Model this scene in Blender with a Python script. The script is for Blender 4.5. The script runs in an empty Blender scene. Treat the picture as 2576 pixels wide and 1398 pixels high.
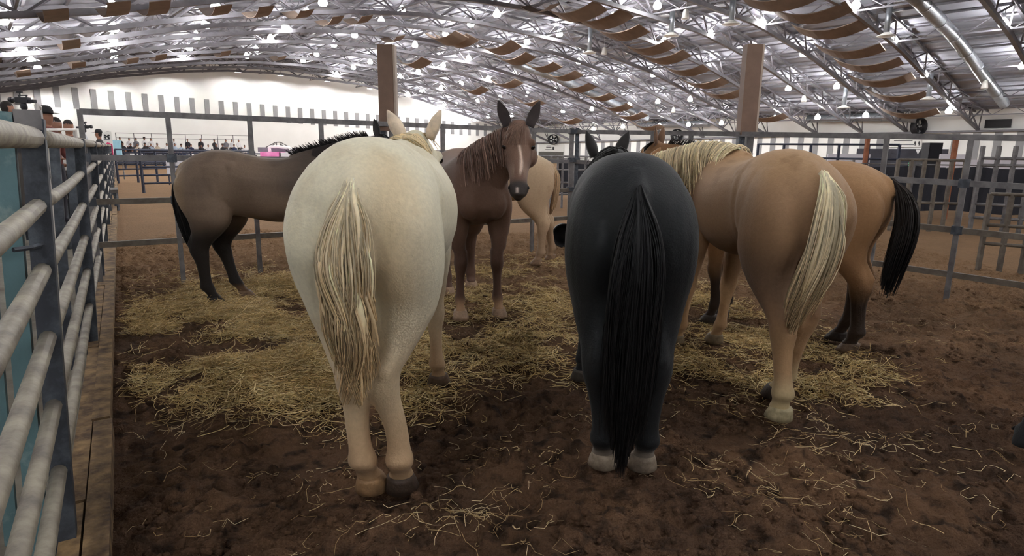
import bpy, bmesh, math, random
import numpy as np
from mathutils import Vector, Matrix, kdtree

random.seed(7)
RNG = np.random.default_rng(11)
SC = bpy.context.scene
COL = SC.collection

# ------------------------------------------------------------------ camera
FPX = 1550.0                       # focal length in pixels of the 2576 px frame
CAM_H = 1.55
PITCH = math.atan(319 / 1550.0)
ROLL = 0.012
_fw = np.array([0, math.cos(PITCH), -math.sin(PITCH)])
_rt = np.array([1.0, 0, 0])
_up = np.cross(_rt, _fw)
CAM_R = math.cos(ROLL) * _rt + math.sin(ROLL) * _up
CAM_U = math.cos(ROLL) * _up - math.sin(ROLL) * _rt
cam_data = bpy.data.cameras.new('camera')
cam_data.sensor_fit = 'HORIZONTAL'
cam_data.sensor_width = 36.0
cam_data.lens = 36.0 * FPX / 2576.0
cam_data.clip_start = 0.05
cam_data.clip_end = 600
cam = bpy.data.objects.new('camera', cam_data)
m = Matrix.Identity(4)
for i in range(3):
    m[i][0] = CAM_R[i]; m[i][1] = CAM_U[i]; m[i][2] = -_fw[i]
m[2][3] = CAM_H
cam.matrix_world = m
COL.objects.link(cam)
SC.camera = cam

# ------------------------------------------------------------------ world, exposure
world = bpy.data.worlds.new('ambient_fill')  # even fill added in place of light bounced round the hall
SC.world = world
world.use_nodes = True
bg = world.node_tree.nodes['Background']
bg.inputs[0].default_value = (0.80, 0.86, 1.0, 1)
bg.inputs[1].default_value = 0.15
SC.view_settings.view_transform = 'Standard'
SC.view_settings.look = 'None'
SC.view_settings.gamma = 1.0
SC.view_settings.use_curve_mapping = False
SC.view_settings.exposure = 0.58

# ------------------------------------------------------------------ measuring helpers
def ray(u, v):
    d = _fw * FPX + CAM_R * (u - 1288.0) - CAM_U * (v - 699.0)
    return d / d[1]
def gp(u, v, z=0.0):
    """world point at height z seen at photo pixel (u, v)"""
    d = ray(u, v)
    return np.array([0, 0, CAM_H]) + d * ((z - CAM_H) / d[2])
def at(u, v, Y):
    """world point Y metres ahead of the camera seen at photo pixel (u, v)"""
    return np.array([0, 0, CAM_H]) + ray(u, v) * Y

def lin(r, g, b, a=1.0):
    f = lambda c: (c / 255.0) / 12.92 if c / 255.0 <= 0.04045 else (((c / 255.0) + 0.055) / 1.055) ** 2.4
    return (f(r), f(g), f(b), a)

# ------------------------------------------------------------------ materials
MATS = {}
def mat(name, col, rough=0.6, metal=0.0, var=0.12, nscale=6.0, bump=0.0, bscale=40.0, spec=0.4,
        col2=None, mix=0.5, emit=None, estr=0.0, stretch=None, attr=None, sheen=0.0, sharp=(0.35, 0.65)):
    """procedural material: two colours mixed by noise, or a colour attribute, with relief"""
    if name in MATS: return MATS[name]
    M = bpy.data.materials.new(name); MATS[name] = M
    M.use_nodes = True
    nt = M.node_tree; N = nt.nodes; L = nt.links
    bs = N['Principled BSDF']
    bs.inputs['Roughness'].default_value = rough
    bs.inputs['Metallic'].default_value = metal
    bs.inputs['Specular IOR Level'].default_value = spec
    if sheen:
        bs.inputs['Sheen Weight'].default_value = sheen
        bs.inputs['Sheen Roughness'].default_value = 0.4
    tc = N.new('ShaderNodeTexCoord')
    mp = N.new('ShaderNodeMapping')
    L.new(tc.outputs['Object'], mp.inputs['Vector'])
    if stretch: mp.inputs['Scale'].default_value = stretch
    no = N.new('ShaderNodeTexNoise')
    no.inputs['Scale'].default_value = nscale
    no.inputs['Detail'].default_value = 6
    no.inputs['Roughness'].default_value = 0.6
    L.new(mp.outputs[0], no.inputs['Vector'])
    rp = N.new('ShaderNodeMapRange')
    rp.inputs['From Min'].default_value = sharp[0]; rp.inputs['From Max'].default_value = sharp[1]
    L.new(no.outputs['Fac'], rp.inputs['Value'])
    mx = N.new('ShaderNodeMix'); mx.data_type = 'RGBA'
    L.new(rp.outputs[0], mx.inputs['Factor'])
    if attr:
        at_ = N.new('ShaderNodeAttribute'); at_.attribute_name = attr
        hs = N.new('ShaderNodeHueSaturation'); hs.inputs['Value'].default_value = 1 - var
        hs2 = N.new('ShaderNodeHueSaturation'); hs2.inputs['Value'].default_value = 1 + var
        L.new(at_.outputs['Color'], hs.inputs['Color']); L.new(at_.outputs['Color'], hs2.inputs['Color'])
        L.new(hs.outputs[0], mx.inputs['A']); L.new(hs2.outputs[0], mx.inputs['B'])
    else:
        c2 = col2 or tuple(min(1, c * (1 + var)) for c in col[:3]) + (1,)
        c1 = col if col2 else tuple(c * (1 - var) for c in col[:3]) + (1,)
        mx.inputs['A'].default_value = c1; mx.inputs['B'].default_value = c2
    L.new(mx.outputs['Result'], bs.inputs['Base Color'])
    if bump:
        nb = N.new('ShaderNodeTexNoise'); nb.inputs['Scale'].default_value = bscale; nb.inputs['Detail'].default_value = 8
        L.new(mp.outputs[0], nb.inputs['Vector'])
        bp = N.new('ShaderNodeBump'); bp.inputs['Strength'].default_value = bump; bp.inputs['Distance'].default_value = 0.02
        L.new(nb.outputs['Fac'], bp.inputs['Height']); L.new(bp.outputs[0], bs.inputs['Normal'])
    if emit:
        bs.inputs['Emission Color'].default_value = emit; bs.inputs['Emission Strength'].default_value = estr
    return M

# ------------------------------------------------------------------ mesh helpers
class MB:
    """collects shapes; build() links them as one mesh object"""
    def __init__(s): s.v = []; s.f = []; s.n = 0
    def add(s, V, Fs):
        o = s.n; V = np.asarray(V, float).reshape(-1, 3)
        s.v.append(V); s.n += len(V)
        s.f += [tuple(i + o for i in f) for f in Fs]
    def box(s, c, d, ax=None):
        """box of size d at centre c; ax: 3 unit axes"""
        A = np.eye(3) if ax is None else np.asarray(ax, float)
        c = np.asarray(c, float); h = np.asarray(d, float) / 2
        V = [c + A[0] * h[0] * i + A[1] * h[1] * j + A[2] * h[2] * k for i in (-1, 1) for j in (-1, 1) for k in (-1, 1)]
        s.add(V, [(0, 1, 3, 2), (4, 6, 7, 5), (0, 4, 5, 1), (2, 3, 7, 6), (0, 2, 6, 4), (1, 5, 7, 3)])
    def bar(s, a, b, w, h=None, up=(0, 0, 1)):
        """square bar from a to b"""
        a = np.asarray(a, float); b = np.asarray(b, float); h = h or w
        d = b - a; ln = np.linalg.norm(d); d = d / ln
        u = np.asarray(up, float)
        if abs(d @ u) > 0.95: u = np.array([1.0, 0, 0])
        x = np.cross(d, u); x /= np.linalg.norm(x); y = np.cross(x, d)
        s.box((a + b) / 2, (ln, w, h), (d, x, y))
    def tube(s, pts, r, n=8, cap=True):
        """round tube through pts, r scalar or list"""
        P = np.asarray(pts, float); k = len(P)
        R = np.full(k, r, float) if np.isscalar(r) else np.asarray(r, float)
        T = np.gradient(P, axis=0) if k > 2 else np.array([P[1] - P[0]] * 2)
        T /= np.maximum(np.linalg.norm(T, axis=1, keepdims=True), 1e-9)
        u = np.array([0, 0, 1.0])
        if abs(T[0] @ u) > 0.9: u = np.array([1.0, 0, 0])
        V = []
        x = np.cross(T[0], u)
        for i in range(k):
            x = x - T[i] * (x @ T[i]); x /= np.linalg.norm(x); y = np.cross(T[i], x)
            for j in range(n):
                a = 2 * math.pi * j / n
                V.append(P[i] + R[i] * (x * math.cos(a) + y * math.sin(a)))
        Fs = [(i * n + j, i * n + (j + 1) % n, (i + 1) * n + (j + 1) % n, (i + 1) * n + j) for i in range(k - 1) for j in range(n)]
        if cap: Fs += [tuple(range(n - 1, -1, -1)), tuple((k - 1) * n + j for j in range(n))]
        s.add(V, Fs)
    def loft(s, rings, close=True):
        k = len(rings); n = len(rings[0])
        V = np.concatenate([np.asarray(r, float) for r in rings])
        Fs = [(i * n + j, i * n + (j + 1) % n, (i + 1) * n + (j + 1) % n, (i + 1) * n + j) for i in range(k - 1) for j in range(n)]
        if close: Fs += [tuple(range(n - 1, -1, -1)), tuple((k - 1) * n + j for j in range(n))]
        s.add(V, Fs)
    def lathe(s, prof, c=(0, 0, 0), n=16):
        c = np.asarray(c, float)
        s.loft([[c + (r * math.cos(2 * math.pi * j / n), r * math.sin(2 * math.pi * j / n), z) for j in range(n)] for r, z in prof])
    def ball(s, c, r, nu=10, nv=7):
        c = np.asarray(c, float); r = np.ones(3) * r
        s.loft([[c + r * (math.sin(t) * math.cos(2 * math.pi * j / nu), math.sin(t) * math.sin(2 * math.pi * j / nu), math.cos(t)) for j in range(nu)]
                for t in np.linspace(0.02, math.pi - 0.02, nv)])
    def mesh(s, name):
        me = bpy.data.meshes.new(name)
        me.from_pydata(np.concatenate(s.v).tolist(), [], s.f)
        me.update()
        return me
    def build(s, name, material, parent=None, smooth=False):
        return link(name, s.mesh(name), material, parent, smooth)

def link(name, me, material, parent=None, smooth=False):
    if material is not None and not me.materials: me.materials.append(material)
    if smooth: me.polygons.foreach_set('use_smooth', np.ones(len(me.polygons), bool))
    o = bpy.data.objects.new(name, me)
    COL.objects.link(o)
    if parent is not None: o.parent = parent
    return o
def tag(o, label=None, cat=None, group=None, kind=None):
    if label: o['label'] = label
    if cat: o['category'] = cat
    if group: o['group'] = group
    if kind: o['kind'] = kind
    return o
def empty(name, loc=(0, 0, 0), rz=0.0, label=None, cat=None, group=None):
    o = bpy.data.objects.new(name, None)
    o.empty_display_size = 0.2
    o.location = loc; o.rotation_euler = (0, 0, rz)
    COL.objects.link(o)
    return tag(o, label, cat, group)
def copy_tree(o, parent=None):
    c = o.copy(); COL.objects.link(c); c.parent = parent
    for ch in list(o.children): copy_tree(ch, c)
    return c
def big_mesh(name, V, F4):
    """fast mesh from numpy vertex and face arrays (all faces the same size)"""
    me = bpy.data.meshes.new(name)
    V = np.ascontiguousarray(V, np.float32); F4 = np.ascontiguousarray(F4, np.int32)
    k = F4.shape[1]
    me.vertices.add(len(V)); me.vertices.foreach_set('co', V.ravel())
    me.loops.add(F4.size); me.loops.foreach_set('vertex_index', F4.ravel())
    me.polygons.add(len(F4)); me.polygons.foreach_set('loop_start', np.arange(0, F4.size, k, dtype=np.int32))
    me.update(calc_edges=True)
    return me
def set_color(me, C, name='coat'):
    a = me.color_attributes.new(name, 'FLOAT_COLOR', 'POINT')
    a.data.foreach_set('color', np.ascontiguousarray(C, np.float32).ravel())
def vnoise(P, seed=0):
    """smooth value noise of 2-D points, 0..1"""
    P = np.asarray(P, float); i = np.floor(P).astype(np.int64); f = P - i; f = f * f * (3 - 2 * f)
    def h(a, b):
        n = (a * 374761393 + b * 668265263 + seed * 974711) & 0x7fffffff
        n = ((n ^ (n >> 13)) * 1274126177) & 0x7fffffff
        return ((n ^ (n >> 16)) & 0xffff) / 65535.0
    a = h(i[:, 0], i[:, 1]); b = h(i[:, 0] + 1, i[:, 1]); c = h(i[:, 0], i[:, 1] + 1); d = h(i[:, 0] + 1, i[:, 1] + 1)
    return (a * (1 - f[:, 0]) + b * f[:, 0]) * (1 - f[:, 1]) + (c * (1 - f[:, 0]) + d * f[:, 0]) * f[:, 1]
def fbm(P, seed=0, octv=4):
    s = 0; w = 0.5
    for k in range(octv): s = s + w * vnoise(np.asarray(P) * 2 ** k, seed + k); w *= 0.5
    return s
LAMP_STRENGTH = 105.0     # emission of the hall's own lamps (built with the roof below)
SC.cycles.max_bounces = 5
SC.cycles.diffuse_bounces = 3
SC.cycles.glossy_bounces = 2
SC.cycles.adaptive_threshold = 0.06
SC.cycles.use_light_tree = False
# ================================================================== hall shell
TH = math.radians(49.5)
HA = np.array([math.sin(TH), math.cos(TH), 0.0])       # along the gable wall
HB = np.array([-math.cos(TH), math.sin(TH), 0.0])      # along the long side wall
HC = np.array([0.2, 100.0, 0.0])                       # far corner of the hall
def hall(t, r, z): return HC - HA * t - HB * r + np.array([0, 0, z])
_PT = [-6, 0, 6.7, 13.5, 20.5, 28.3, 39, 44, 48.5, 55, 61, 66, 73, 80]
_PL = [2.2, 3.5, 5.5, 7.45, 9.2, 10.35, 10.76, 10.6, 10.1, 9.0, 7.5, 6.6, 5.4, 4.0]      # level the lamps hang from
_PZ = [5.0, 5.4, 6.1, 7.6, 9.2, 10.35, 10.76, 10.6, 10.1, 9.0, 7.5, 6.6, 5.4, 4.0]
def roof_z(t): return float(np.interp(t, _PT, _PZ))
def lamp_level(t): return float(np.interp(t, _PT, _PL))
def on_roof(u, v, drop=0.8):
    """hall point (t, r, z) where the sight line of a photo pixel meets the roof lowered by drop"""
    d = ray(u, v)
    for s in np.arange(2, 150, .1):
        p = np.array([0, 0, CAM_H]) + d * s
        t = -(p - HC) @ HA; r = -(p - HC) @ HB
        if p[2] > lamp_level(t) - drop: break
    return t, r, p[2]
AX = (HA, HB, np.array([0, 0, 1.0]))

M_WALL = mat('painted_wall_cream', lin(246, 246, 243), rough=.8, var=.02, nscale=.6, bump=.05, bscale=8)
M_STRIPE = mat('painted_stripe_grey', lin(148, 148, 150), rough=.8, var=.05, nscale=1.5)
M_SHEET = mat('roof_sheet_grey', lin(166, 168, 178), rough=.85, spec=.1, var=.08, nscale=.5)
M_TRUSS = mat('truss_paint_grey', lin(114, 112, 118), rough=.5, metal=.0, var=.15, nscale=2)
M_DIRT = None

RMAX = 104.0
NTH = ['zeroth', 'first', 'second', 'third', 'fourth', 'fifth', 'sixth', 'seventh', 'eighth', 'ninth', 'tenth', 'eleventh', 'twelfth', 'thirteenth', 'fourteenth', 'fifteenth', 'sixteenth', 'seventeenth', 'eighteenth', 'nineteenth', 'twentieth', 'twenty-first']
# gable wall
w = MB()
prof_t = np.arange(0, 80.1, 2.0)
outer = [hall(t, -.15, -.1) for t in prof_t] + [hall(t, -.15, roof_z(t)) for t in prof_t[::-1]]
inner = [hall(t, .15, -.1) for t in prof_t] + [hall(t, .15, roof_z(t)) for t in prof_t[::-1]]
n_ = len(prof_t); V = outer + inner; k_ = len(outer); Fs = []
for i in range(n_ - 1):
    q = (i, i + 1, k_ - 2 - i, k_ - 1 - i)
    Fs += [q[::-1], tuple(j + k_ for j in q)]
for i in range(k_): j = (i + 1) % k_; Fs.append((i, j, j + k_, i + k_))
w.add(V, Fs)
gable = tag(w.build('wall_gable', M_WALL), 'pale gable end wall of the hall with a row of grey stripes', kind='structure')
for i in range(41):                                     # grey vertical stripes painted as thin panels
    t = 4.6 + i * 1.5
    top = np.interp(t, [8, 60], [5.5, 7.25]); bot = top - np.interp(t, [8, 60], [1.75, 2.02])
    s_ = MB(); s_.box(hall(t, .19, (top + bot) / 2), (.50, .06, top - bot), AX)
    s_.build('stripe', M_STRIPE, gable)
# long side wall: lower striped part, ledge, upper part above the ledge
def ledge_z(r): return float(np.interp(r, [0, 5.5, 53.4, 62.7, 110], [2.65, 2.72, 3.53, 3.61, 3.9]))
w = MB()
for r in np.arange(0, RMAX, 4.0):
    w.box(hall(-.15, r + 2, 2.65), (.3, 4.0, 5.7), AX)
side = tag(w.build('wall_side', M_WALL), 'pale side wall of the hall with grey vertical stripes', kind='structure')
for i in range(66):
    r = 5.0 + i * 1.5
    if 53.5 < r < 57.8 or 10.5 < r < 14.0: continue
    zt = ledge_z(r) - .05
    s_ = MB(); s_.box(hall(.04, r, (zt + .3) / 2), (.06, .55, zt - .3), AX)
    s_.build('stripe', M_STRIPE, side)
w = MB()
for r in np.arange(0, RMAX, 4.0):
    w.bar(hall(.25, r, ledge_z(r) + .08), hall(.25, r + 4, ledge_z(r + 4) + .08), .5, .16)
tag(w.build('trim_1', M_TRUSS), 'grey steel ledge along the side wall', kind='structure')
# roof: corrugated sheets, one bay at a time
RBAY = [0, 4.2, 8.2, 13, 18.2, 23.3, 28.5, 34.2, 38.3, 42, 47.2, 51.4, 55.2, 60.6, 66.2, 71.6, 77, 82.4, 87.8, 93.2, 98.6, 104]
ceil_root = tag(empty('ceiling', hall(40, 50, 10.9)), 'corrugated grey arched roof of the hall', kind='structure')
cz = np.array(ceil_root.location)
for i in range(len(RBAY) - 1):
    ts = np.arange(-1.0, 80.2, .35)
    z = np.array([roof_z(t) for t in ts]) + .05 + .05 * np.array([(0, 1, 1, 0)[j % 4] for j in range(len(ts))])
    b = MB(); V = []
    for t, zz in zip(ts, z): V += [hall(t, RBAY[i], zz) - cz, hall(t, RBAY[i + 1] + .05, zz) - cz]
    V2 = [v + (0, 0, .04) for v in V]; k = len(V); nq = len(ts) - 1
    Fs = [(2 * j, 2 * j + 1, 2 * j + 3, 2 * j + 2) for j in range(nq)] + [(2 * j + 2 + k, 2 * j + 3 + k, 2 * j + 1 + k, 2 * j + k) for j in range(nq)]
    b.add(V + V2, Fs); b.build('roof_panel', M_SHEET, ceil_root)

# arched roof trusses over every bay line, each a thing with chords and web
for r in RBAY[1:]:
    tr = tag(empty('roof_truss', hall(40, r, 9.6)), 'grey arched lattice roof truss, %s from the gable wall' % NTH[RBAY.index(r)], 'truss', 'arched roof trusses')
    o = np.array(tr.location)
    ts = np.arange(0.3, 79.8, 1.5)
    up = lambda t, s=0: hall(t, r + s, roof_z(t) - .12) - o
    lo = lambda t, s=0: hall(t, r + s, roof_z(t) - 1.05 if t > 7 else np.interp(t, [.3, 7], [ledge_z(r) + .2, roof_z(7) - 1.05])) - o
    b = MB()
    for j in range(0, len(ts) - 1):
        b.bar(up(ts[j], -.45), up(ts[j + 1], -.45), .15); b.bar(up(ts[j], .45), up(ts[j + 1], .45), .15)
    b.build('top_chord', M_TRUSS, tr)
    b = MB()
    for j in range(0, len(ts) - 1): b.bar(lo(ts[j]), lo(ts[j + 1]), .22)
    b.build('bottom_chord', M_TRUSS, tr)
    b = MB()
    for j in range(len(ts) - 1):
        for s in (-.45, .45):
            a_, c_ = (up(ts[j], s), lo(ts[j + 1])) if j % 2 else (lo(ts[j]), up(ts[j + 1], s))
            b.bar(a_, c_, .085)
    b.build('web', M_TRUSS, tr)
# lattice purlins along the hall
for i, t in enumerate(np.arange(3.0, 79, 6.05)):
    tr = tag(empty('roof_purlin', hall(t, 45, roof_z(t) - .5)), 'grey lattice purlin along the roof, %s from the side wall' % NTH[i + 1], 'purlin', 'lattice purlins')
    o = np.array(tr.location)
    b = MB(); b.bar(hall(t, 0.3, roof_z(t) - .15) - o, hall(t, RMAX - 1, roof_z(t) - .15) - o, .09)
    b.build('top_chord', M_TRUSS, tr)
    b = MB(); b.bar(hall(t, 0.3, roof_z(t) - .85) - o, hall(t, RMAX - 1, roof_z(t) - .85) - o, .09)
    b.build('bottom_chord', M_TRUSS, tr)
    b = MB(); rs = np.arange(.4, RMAX - 1, 1.1)
    for j in range(len(rs) - 1):
        za, zb = (roof_z(t) - .15, roof_z(t) - .85) if j % 2 else (roof_z(t) - .85, roof_z(t) - .15)
        b.bar(hall(t, rs[j], za) - o, hall(t, rs[j + 1], zb) - o, .045)
    b.build('web', M_TRUSS, tr)
for t in np.arange(1.5, 79, 1.5):                        # light purlins carrying the sheets
    if min(abs(t - q) for q in np.arange(3.0, 79, 6.05)) < .5: continue
    b = MB(); b.bar(hall(t, .3, roof_z(t) - .02), hall(t, RMAX - 1, roof_z(t) - .02), .10, .12)
    tag(b.build('roof_batten', M_TRUSS), 'thin grey batten under the roof sheets', 'batten', 'roof battens')

# ------------------------------------------------------------------ hanging lamps
LAMPS = [(283, 16), (284, 67), (283, 95), (287, 130), (287, 147), (27, 87), (54, 118), (79, 152), (95, 169), (543, 14), (517, 60), (493, 88), (476, 118), (459, 139), (681, 94), (644, 122), (620, 139), (2, 45),
         (768, 27), (717, 67), (812, 2), (959, 51), (1010, 24), (892, 86), (840, 110), (796, 134), (762, 151), (1044, 111), (987, 133), (931, 154), (889, 168), (847, 185), (956, 204), (1184, 58), (1250, 33), (1121, 82), (1264, 122),
         (1179, 145), (1115, 163), (1052, 178), (1005, 193), (1228, 196), (1161, 209), (1109, 220), (1059, 230), (1027, 236), (1294, 183), (1258, 244), (1201, 253), (1148, 261), (1116, 265), (1084, 270), (1287, 289), (1228, 292), (1194, 300), (1161, 303),
         (1542, 41), (1654, 11), (1407, 83), (1326, 103), (1671, 101), (1788, 82), (1456, 153), (1386, 165), (1643, 186), (1782, 166), (1918, 54), (1897, 150), (1491, 209), (1562, 198), (1399, 224), (1327, 236), (1655, 254), (1736, 248), (1584, 261),
         (1489, 273), (1416, 278), (1342, 285), (1659, 315), (1732, 312), (1815, 308), (1567, 317), (1493, 324), (1420, 330),
         (2153, 10), (2249, 99), (2525, 56), (2021, 133), (2326, 186), (1983, 221), (2105, 215), (2178, 288), (2057, 293), (1949, 296), (2387, 277), (2574, 163)]
GABLE_LAMPS = [(125, 200), (287, 176), (440, 168), (597, 160), (705, 172), (822, 190), (930, 210)]
M_GLOW = mat('lamp_glow', (1, 1, 1, 1), rough=.4, var=0, emit=(1.0, .985, .965, 1), estr=LAMP_STRENGTH)
M_GLOW.cycles.emission_sampling = 'FRONT'
M_HOUSING = mat('lamp_housing_grey', lin(150, 150, 154), rough=.4, metal=.4, var=.1)
def lamp_proto():
    root = empty('ceiling_lamp')
    b = MB(); b.lathe([(.05, .0), (.18, .01), (.24, .12), (.20, .28), (.08, .44)], (0, 0, -.24), 10)
    b.build('glowing_reflector', M_GLOW, root, True)
    b = MB(); b.lathe([(.072, .20), (.075, .24), (.06, .38), (.03, .42)], (0, 0, 0), 12); b.build('housing', M_HOUSING, root, True)
    b = MB(); b.tube([(0, 0, .40), (0, 0, 1.0)], .018, 6); b.build('hanger', M_HOUSING, root)
    return root
proto = lamp_proto(); first = True
seen_lamps = [on_roof(u, v, .8) for u, v in LAMPS]
spots = [hall(*q) for q in seen_lamps]
# unseen lamps go on over the pen and behind, set sparser to balance the light
for r in (52.5, 58, 66, 75, 84, 93):
    for t in (8, 18, 28, 38, 48, 54.5, 60, 67, 75):
        p = hall(t, r, lamp_level(t) - .8)
        q = p - np.array([0, 0, CAM_H]); d = q @ _fw
        u, v = (1288 + FPX * (q @ CAM_R) / d, 699 - FPX * (q @ CAM_U) / d) if d > .5 else (-999, -999)
        if -40 < u < 2620 and -40 < v < 1400: continue
        spots.append(p)
for p in spots:
    o = proto if first else copy_tree(proto); first = False
    o.location = p
    tag(o, 'glowing white bell-shaped lamp hanging from the roof trusses', 'lamp', 'hanging lamps under the roof')
# wall washers by the gable: open-bottomed opaque shades that throw scallops on the wall
M_SHADE = mat('lamp_shade_metal', lin(190, 188, 184), rough=.35, metal=.3, var=.05)
proto = empty('wall_washer_lamp')
b = MB(); k = 16
for a0, a1 in (((.34, 0), (.30, .14)), ((.30, .14), (.14, .30)), ((.14, .30), (.05, .34))): pass
ringv = lambda r, z: [np.array([r * math.cos(2 * math.pi * j / k), r * math.sin(2 * math.pi * j / k), z]) for j in range(k)]
b.loft([ringv(.34, 0), ringv(.30, .16), ringv(.15, .32), ringv(.02, .35), ringv(.02, .33), ringv(.13, .30), ringv(.28, .15), ringv(.325, 0)], close=False)
b.build('shade', M_SHADE, proto, True)
b = MB(); b.lathe([(.02, .02), (.12, .05), (.15, .12), (.11, .20), (.04, .24)], (0, 0, .0), 12); b.build('bulb', mat('washer_glow', (1, 1, 1, 1), var=0, emit=(1, .98, .95, 1), estr=LAMP_STRENGTH * 5), proto, True)
b = MB(); b.tube([(0, 0, .34), (0, 0, .9)], .02, 6); b.build('hanger', M_HOUSING, proto)
first = True
for u, v in GABLE_LAMPS:
    d = ray(u, v); s = ((HC - HB * 2.4) @ HB) / (d @ HB); p = np.array([0, 0, CAM_H]) + d * s
    t = -(p - HC) @ HA
    p[2] = roof_z(t) - 1.0
    o = proto if first else copy_tree(proto); first = False
    o.location = p
    tag(o, 'shaded lamp by the gable wall, %s from the left, throwing a scallop of light' % ['first', 'second', 'third', 'fourth', 'fifth', 'sixth', 'seventh'][GABLE_LAMPS.index((u, v))], 'lamp', 'wall washer lamps by the gable')

# ------------------------------------------------------------------ hanging curved acoustic panels
M_BAFFLE = mat('baffle_brown', lin(122, 106, 94), rough=.8, var=.12, nscale=1.2)
def baffle_mesh():
    b = MB(); n = 10; L, Wd, sag, th = 4.1, 1.2, .55, .05
    xs = np.linspace(-L / 2, L / 2, n); zs = sag * ((2 * xs / L) ** 2) - .1
    V = [(x, y, z + h) for x, z in zip(xs, zs) for y in (-Wd / 2, Wd / 2) for h in (0, th)]
    Fs = []
    for i in range(n - 1):
        o = 4 * i
        Fs += [(o, o + 2, o + 6, o + 4), (o + 1, o + 5, o + 7, o + 3), (o, o + 4, o + 5, o + 1), (o + 2, o + 3, o + 7, o + 6)]
    Fs += [(0, 1, 3, 2), (4 * n - 4, 4 * n - 2, 4 * n - 1, 4 * n - 3)]
    b.add(V, Fs)
    return b.mesh('acoustic_panel')
BAFF = [(2032, 45), (2082, 84), (2129, 136), (2178, 171), (2212, 209), (2248, 247), (2281, 290), (1957, 11), (1359, 27), (1440, 41), (1508, 60), (1554, 90), (1625, 128), (1666, 152), (1717, 182), (1766, 215), (1815, 242),
        (1359, 174), (1413, 196), (1451, 225), (1500, 247), (1543, 274), (1581, 296), (1625, 322), (1424, 307), (1291, 155), (139, 50), (291, 35), (391, 33), (546, 35), (177, 120), (652, 40), (752, 43), (902, 57), (831, 60), (1116, 103),
        (989, 103), (1252, 128), (1143, 109), (1920, 300), (60, 190), (196, 168), (330, 158), (400, 150), (700, 150), (560, 140), (1040, 165), (1330, 262), (1270, 215), (1190, 232)]
me = baffle_mesh()
for i, (u, v) in enumerate(BAFF):
    t, r, z = on_roof(u, v, 1.45)
    o = link('acoustic_panel', me, M_BAFFLE)
    o.location = hall(t, r, z); tl_ = .27 if t < 40 else -.25; o.rotation_euler = (tl_, -.08 + 0.04 * math.sin(i * 2.1), math.atan2(HB[1], HB[0])); o.scale = (1, 1, 1) if t < 40 else (.6, .6, .6)
    tag(o, 'curved brown acoustic panel hung below the roof trusses', 'panel', 'hanging acoustic panels')

# ------------------------------------------------------------------ ventilation ducts, fans, roof speakers
M_DUCT = mat('duct_galvanised', lin(150, 156, 162), rough=.35, metal=.6, var=.12, nscale=3)
M_BLACK = mat('black_plastic', lin(34, 35, 40), rough=.5, var=.2)
def duct(label, pts, r):
    b = MB(); b.tube(pts, r, 14); root = b.build('air_duct', M_DUCT, None, True)
    tag(root, label, 'duct')
    P = np.array(pts); n = max(2, int(np.linalg.norm(P[-1] - P[0]) / 2.5))
    for k in range(1, n):
        f = k / n * (len(P) - 1); i = min(int(f), len(P) - 2); c = P[i] * (1 - f + i) + P[i + 1] * (f - i); d = P[i + 1] - P[i]; d /= np.linalg.norm(d)
        q = MB(); q.tube([c - d * .05, c + d * .05], r * 1.06, 14); q.build('joint_band', M_DUCT, root, True)
duct('long round metal duct climbing the roof beside the last truss', [hall(t, 63.5, roof_z(t) - .75) for t in np.arange(7, 30, 2.0)], .36)
duct('round metal duct above the restroom sign ending at the blower', [hall(2.2, r, 5.0) for r in (47, 49, 51, 53)] + [hall(2.0, 55, 4.9), hall(1.7, 56.3, 4.75)], .36)
duct('round metal duct under the roof behind the golden horse', [hall(2.2, r, 4.85) for r in (26, 28, 30, 32, 34, 36)], .36)
duct('round metal duct climbing the roof over the far pens', [hall(t, 31.0, roof_z(t) - .75) for t in np.arange(7, 28, 2.0)], .36)
def blower(label, u, v, r):
    c = np.array([0, 0, CAM_H]); d = ray(u, v); s = ((HC - HA * 1.0) @ HA) / (d @ HA); p = c + d * s
    root = tag(empty('blower_fan', p), label, 'fan', 'blowers on the wall ledge')
    a = -HA * .35 - HB * .9; a /= np.linalg.norm(a)
    b = MB(); x = np.cross(a, (0, 0, 1.0)); x /= np.linalg.norm(x); y = np.cross(x, a)
    rr = lambda R, k: [a * k + R * (x * math.cos(q) + y * math.sin(q)) for q in np.linspace(0, 2 * math.pi, 18, endpoint=False)]
    b.loft([rr(r, -.3), rr(r, .25), rr(r * .88, .25), rr(r * .85, -.1)], close=False); drum = b.build('drum', M_BLACK, root, True)
    for k in range(5):
        q = 2 * math.pi * k / 5; dd = x * math.cos(q) + y * math.sin(q); e = np.cross(a, dd)
        f = MB(); f.box(dd * r * .45, (r * .75, r * .35, .03), (dd, (e + a * .6) / np.linalg.norm(e + a * .6), np.cross(dd, (e + a * .6) / np.linalg.norm(e + a * .6)))); f.build('blade', M_BLACK, drum)
    f = MB(); f.ball((0, 0, 0), r * .16); f.build('hub', mat('fan_hub_pale', lin(220, 220, 224), rough=.4, var=.02), drum, True)
blower('black round blower on the wall ledge above the restroom sign', 2312, 318, .72)
blower('black round blower on the wall ledge above the far doorway', 1392, 351, .75)
blower('black round blower half hidden behind the pen top rail', 1703, 340, .72)
M_PALE = mat('pale_plastic', lin(214, 212, 206), rough=.5, var=.04)
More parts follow.
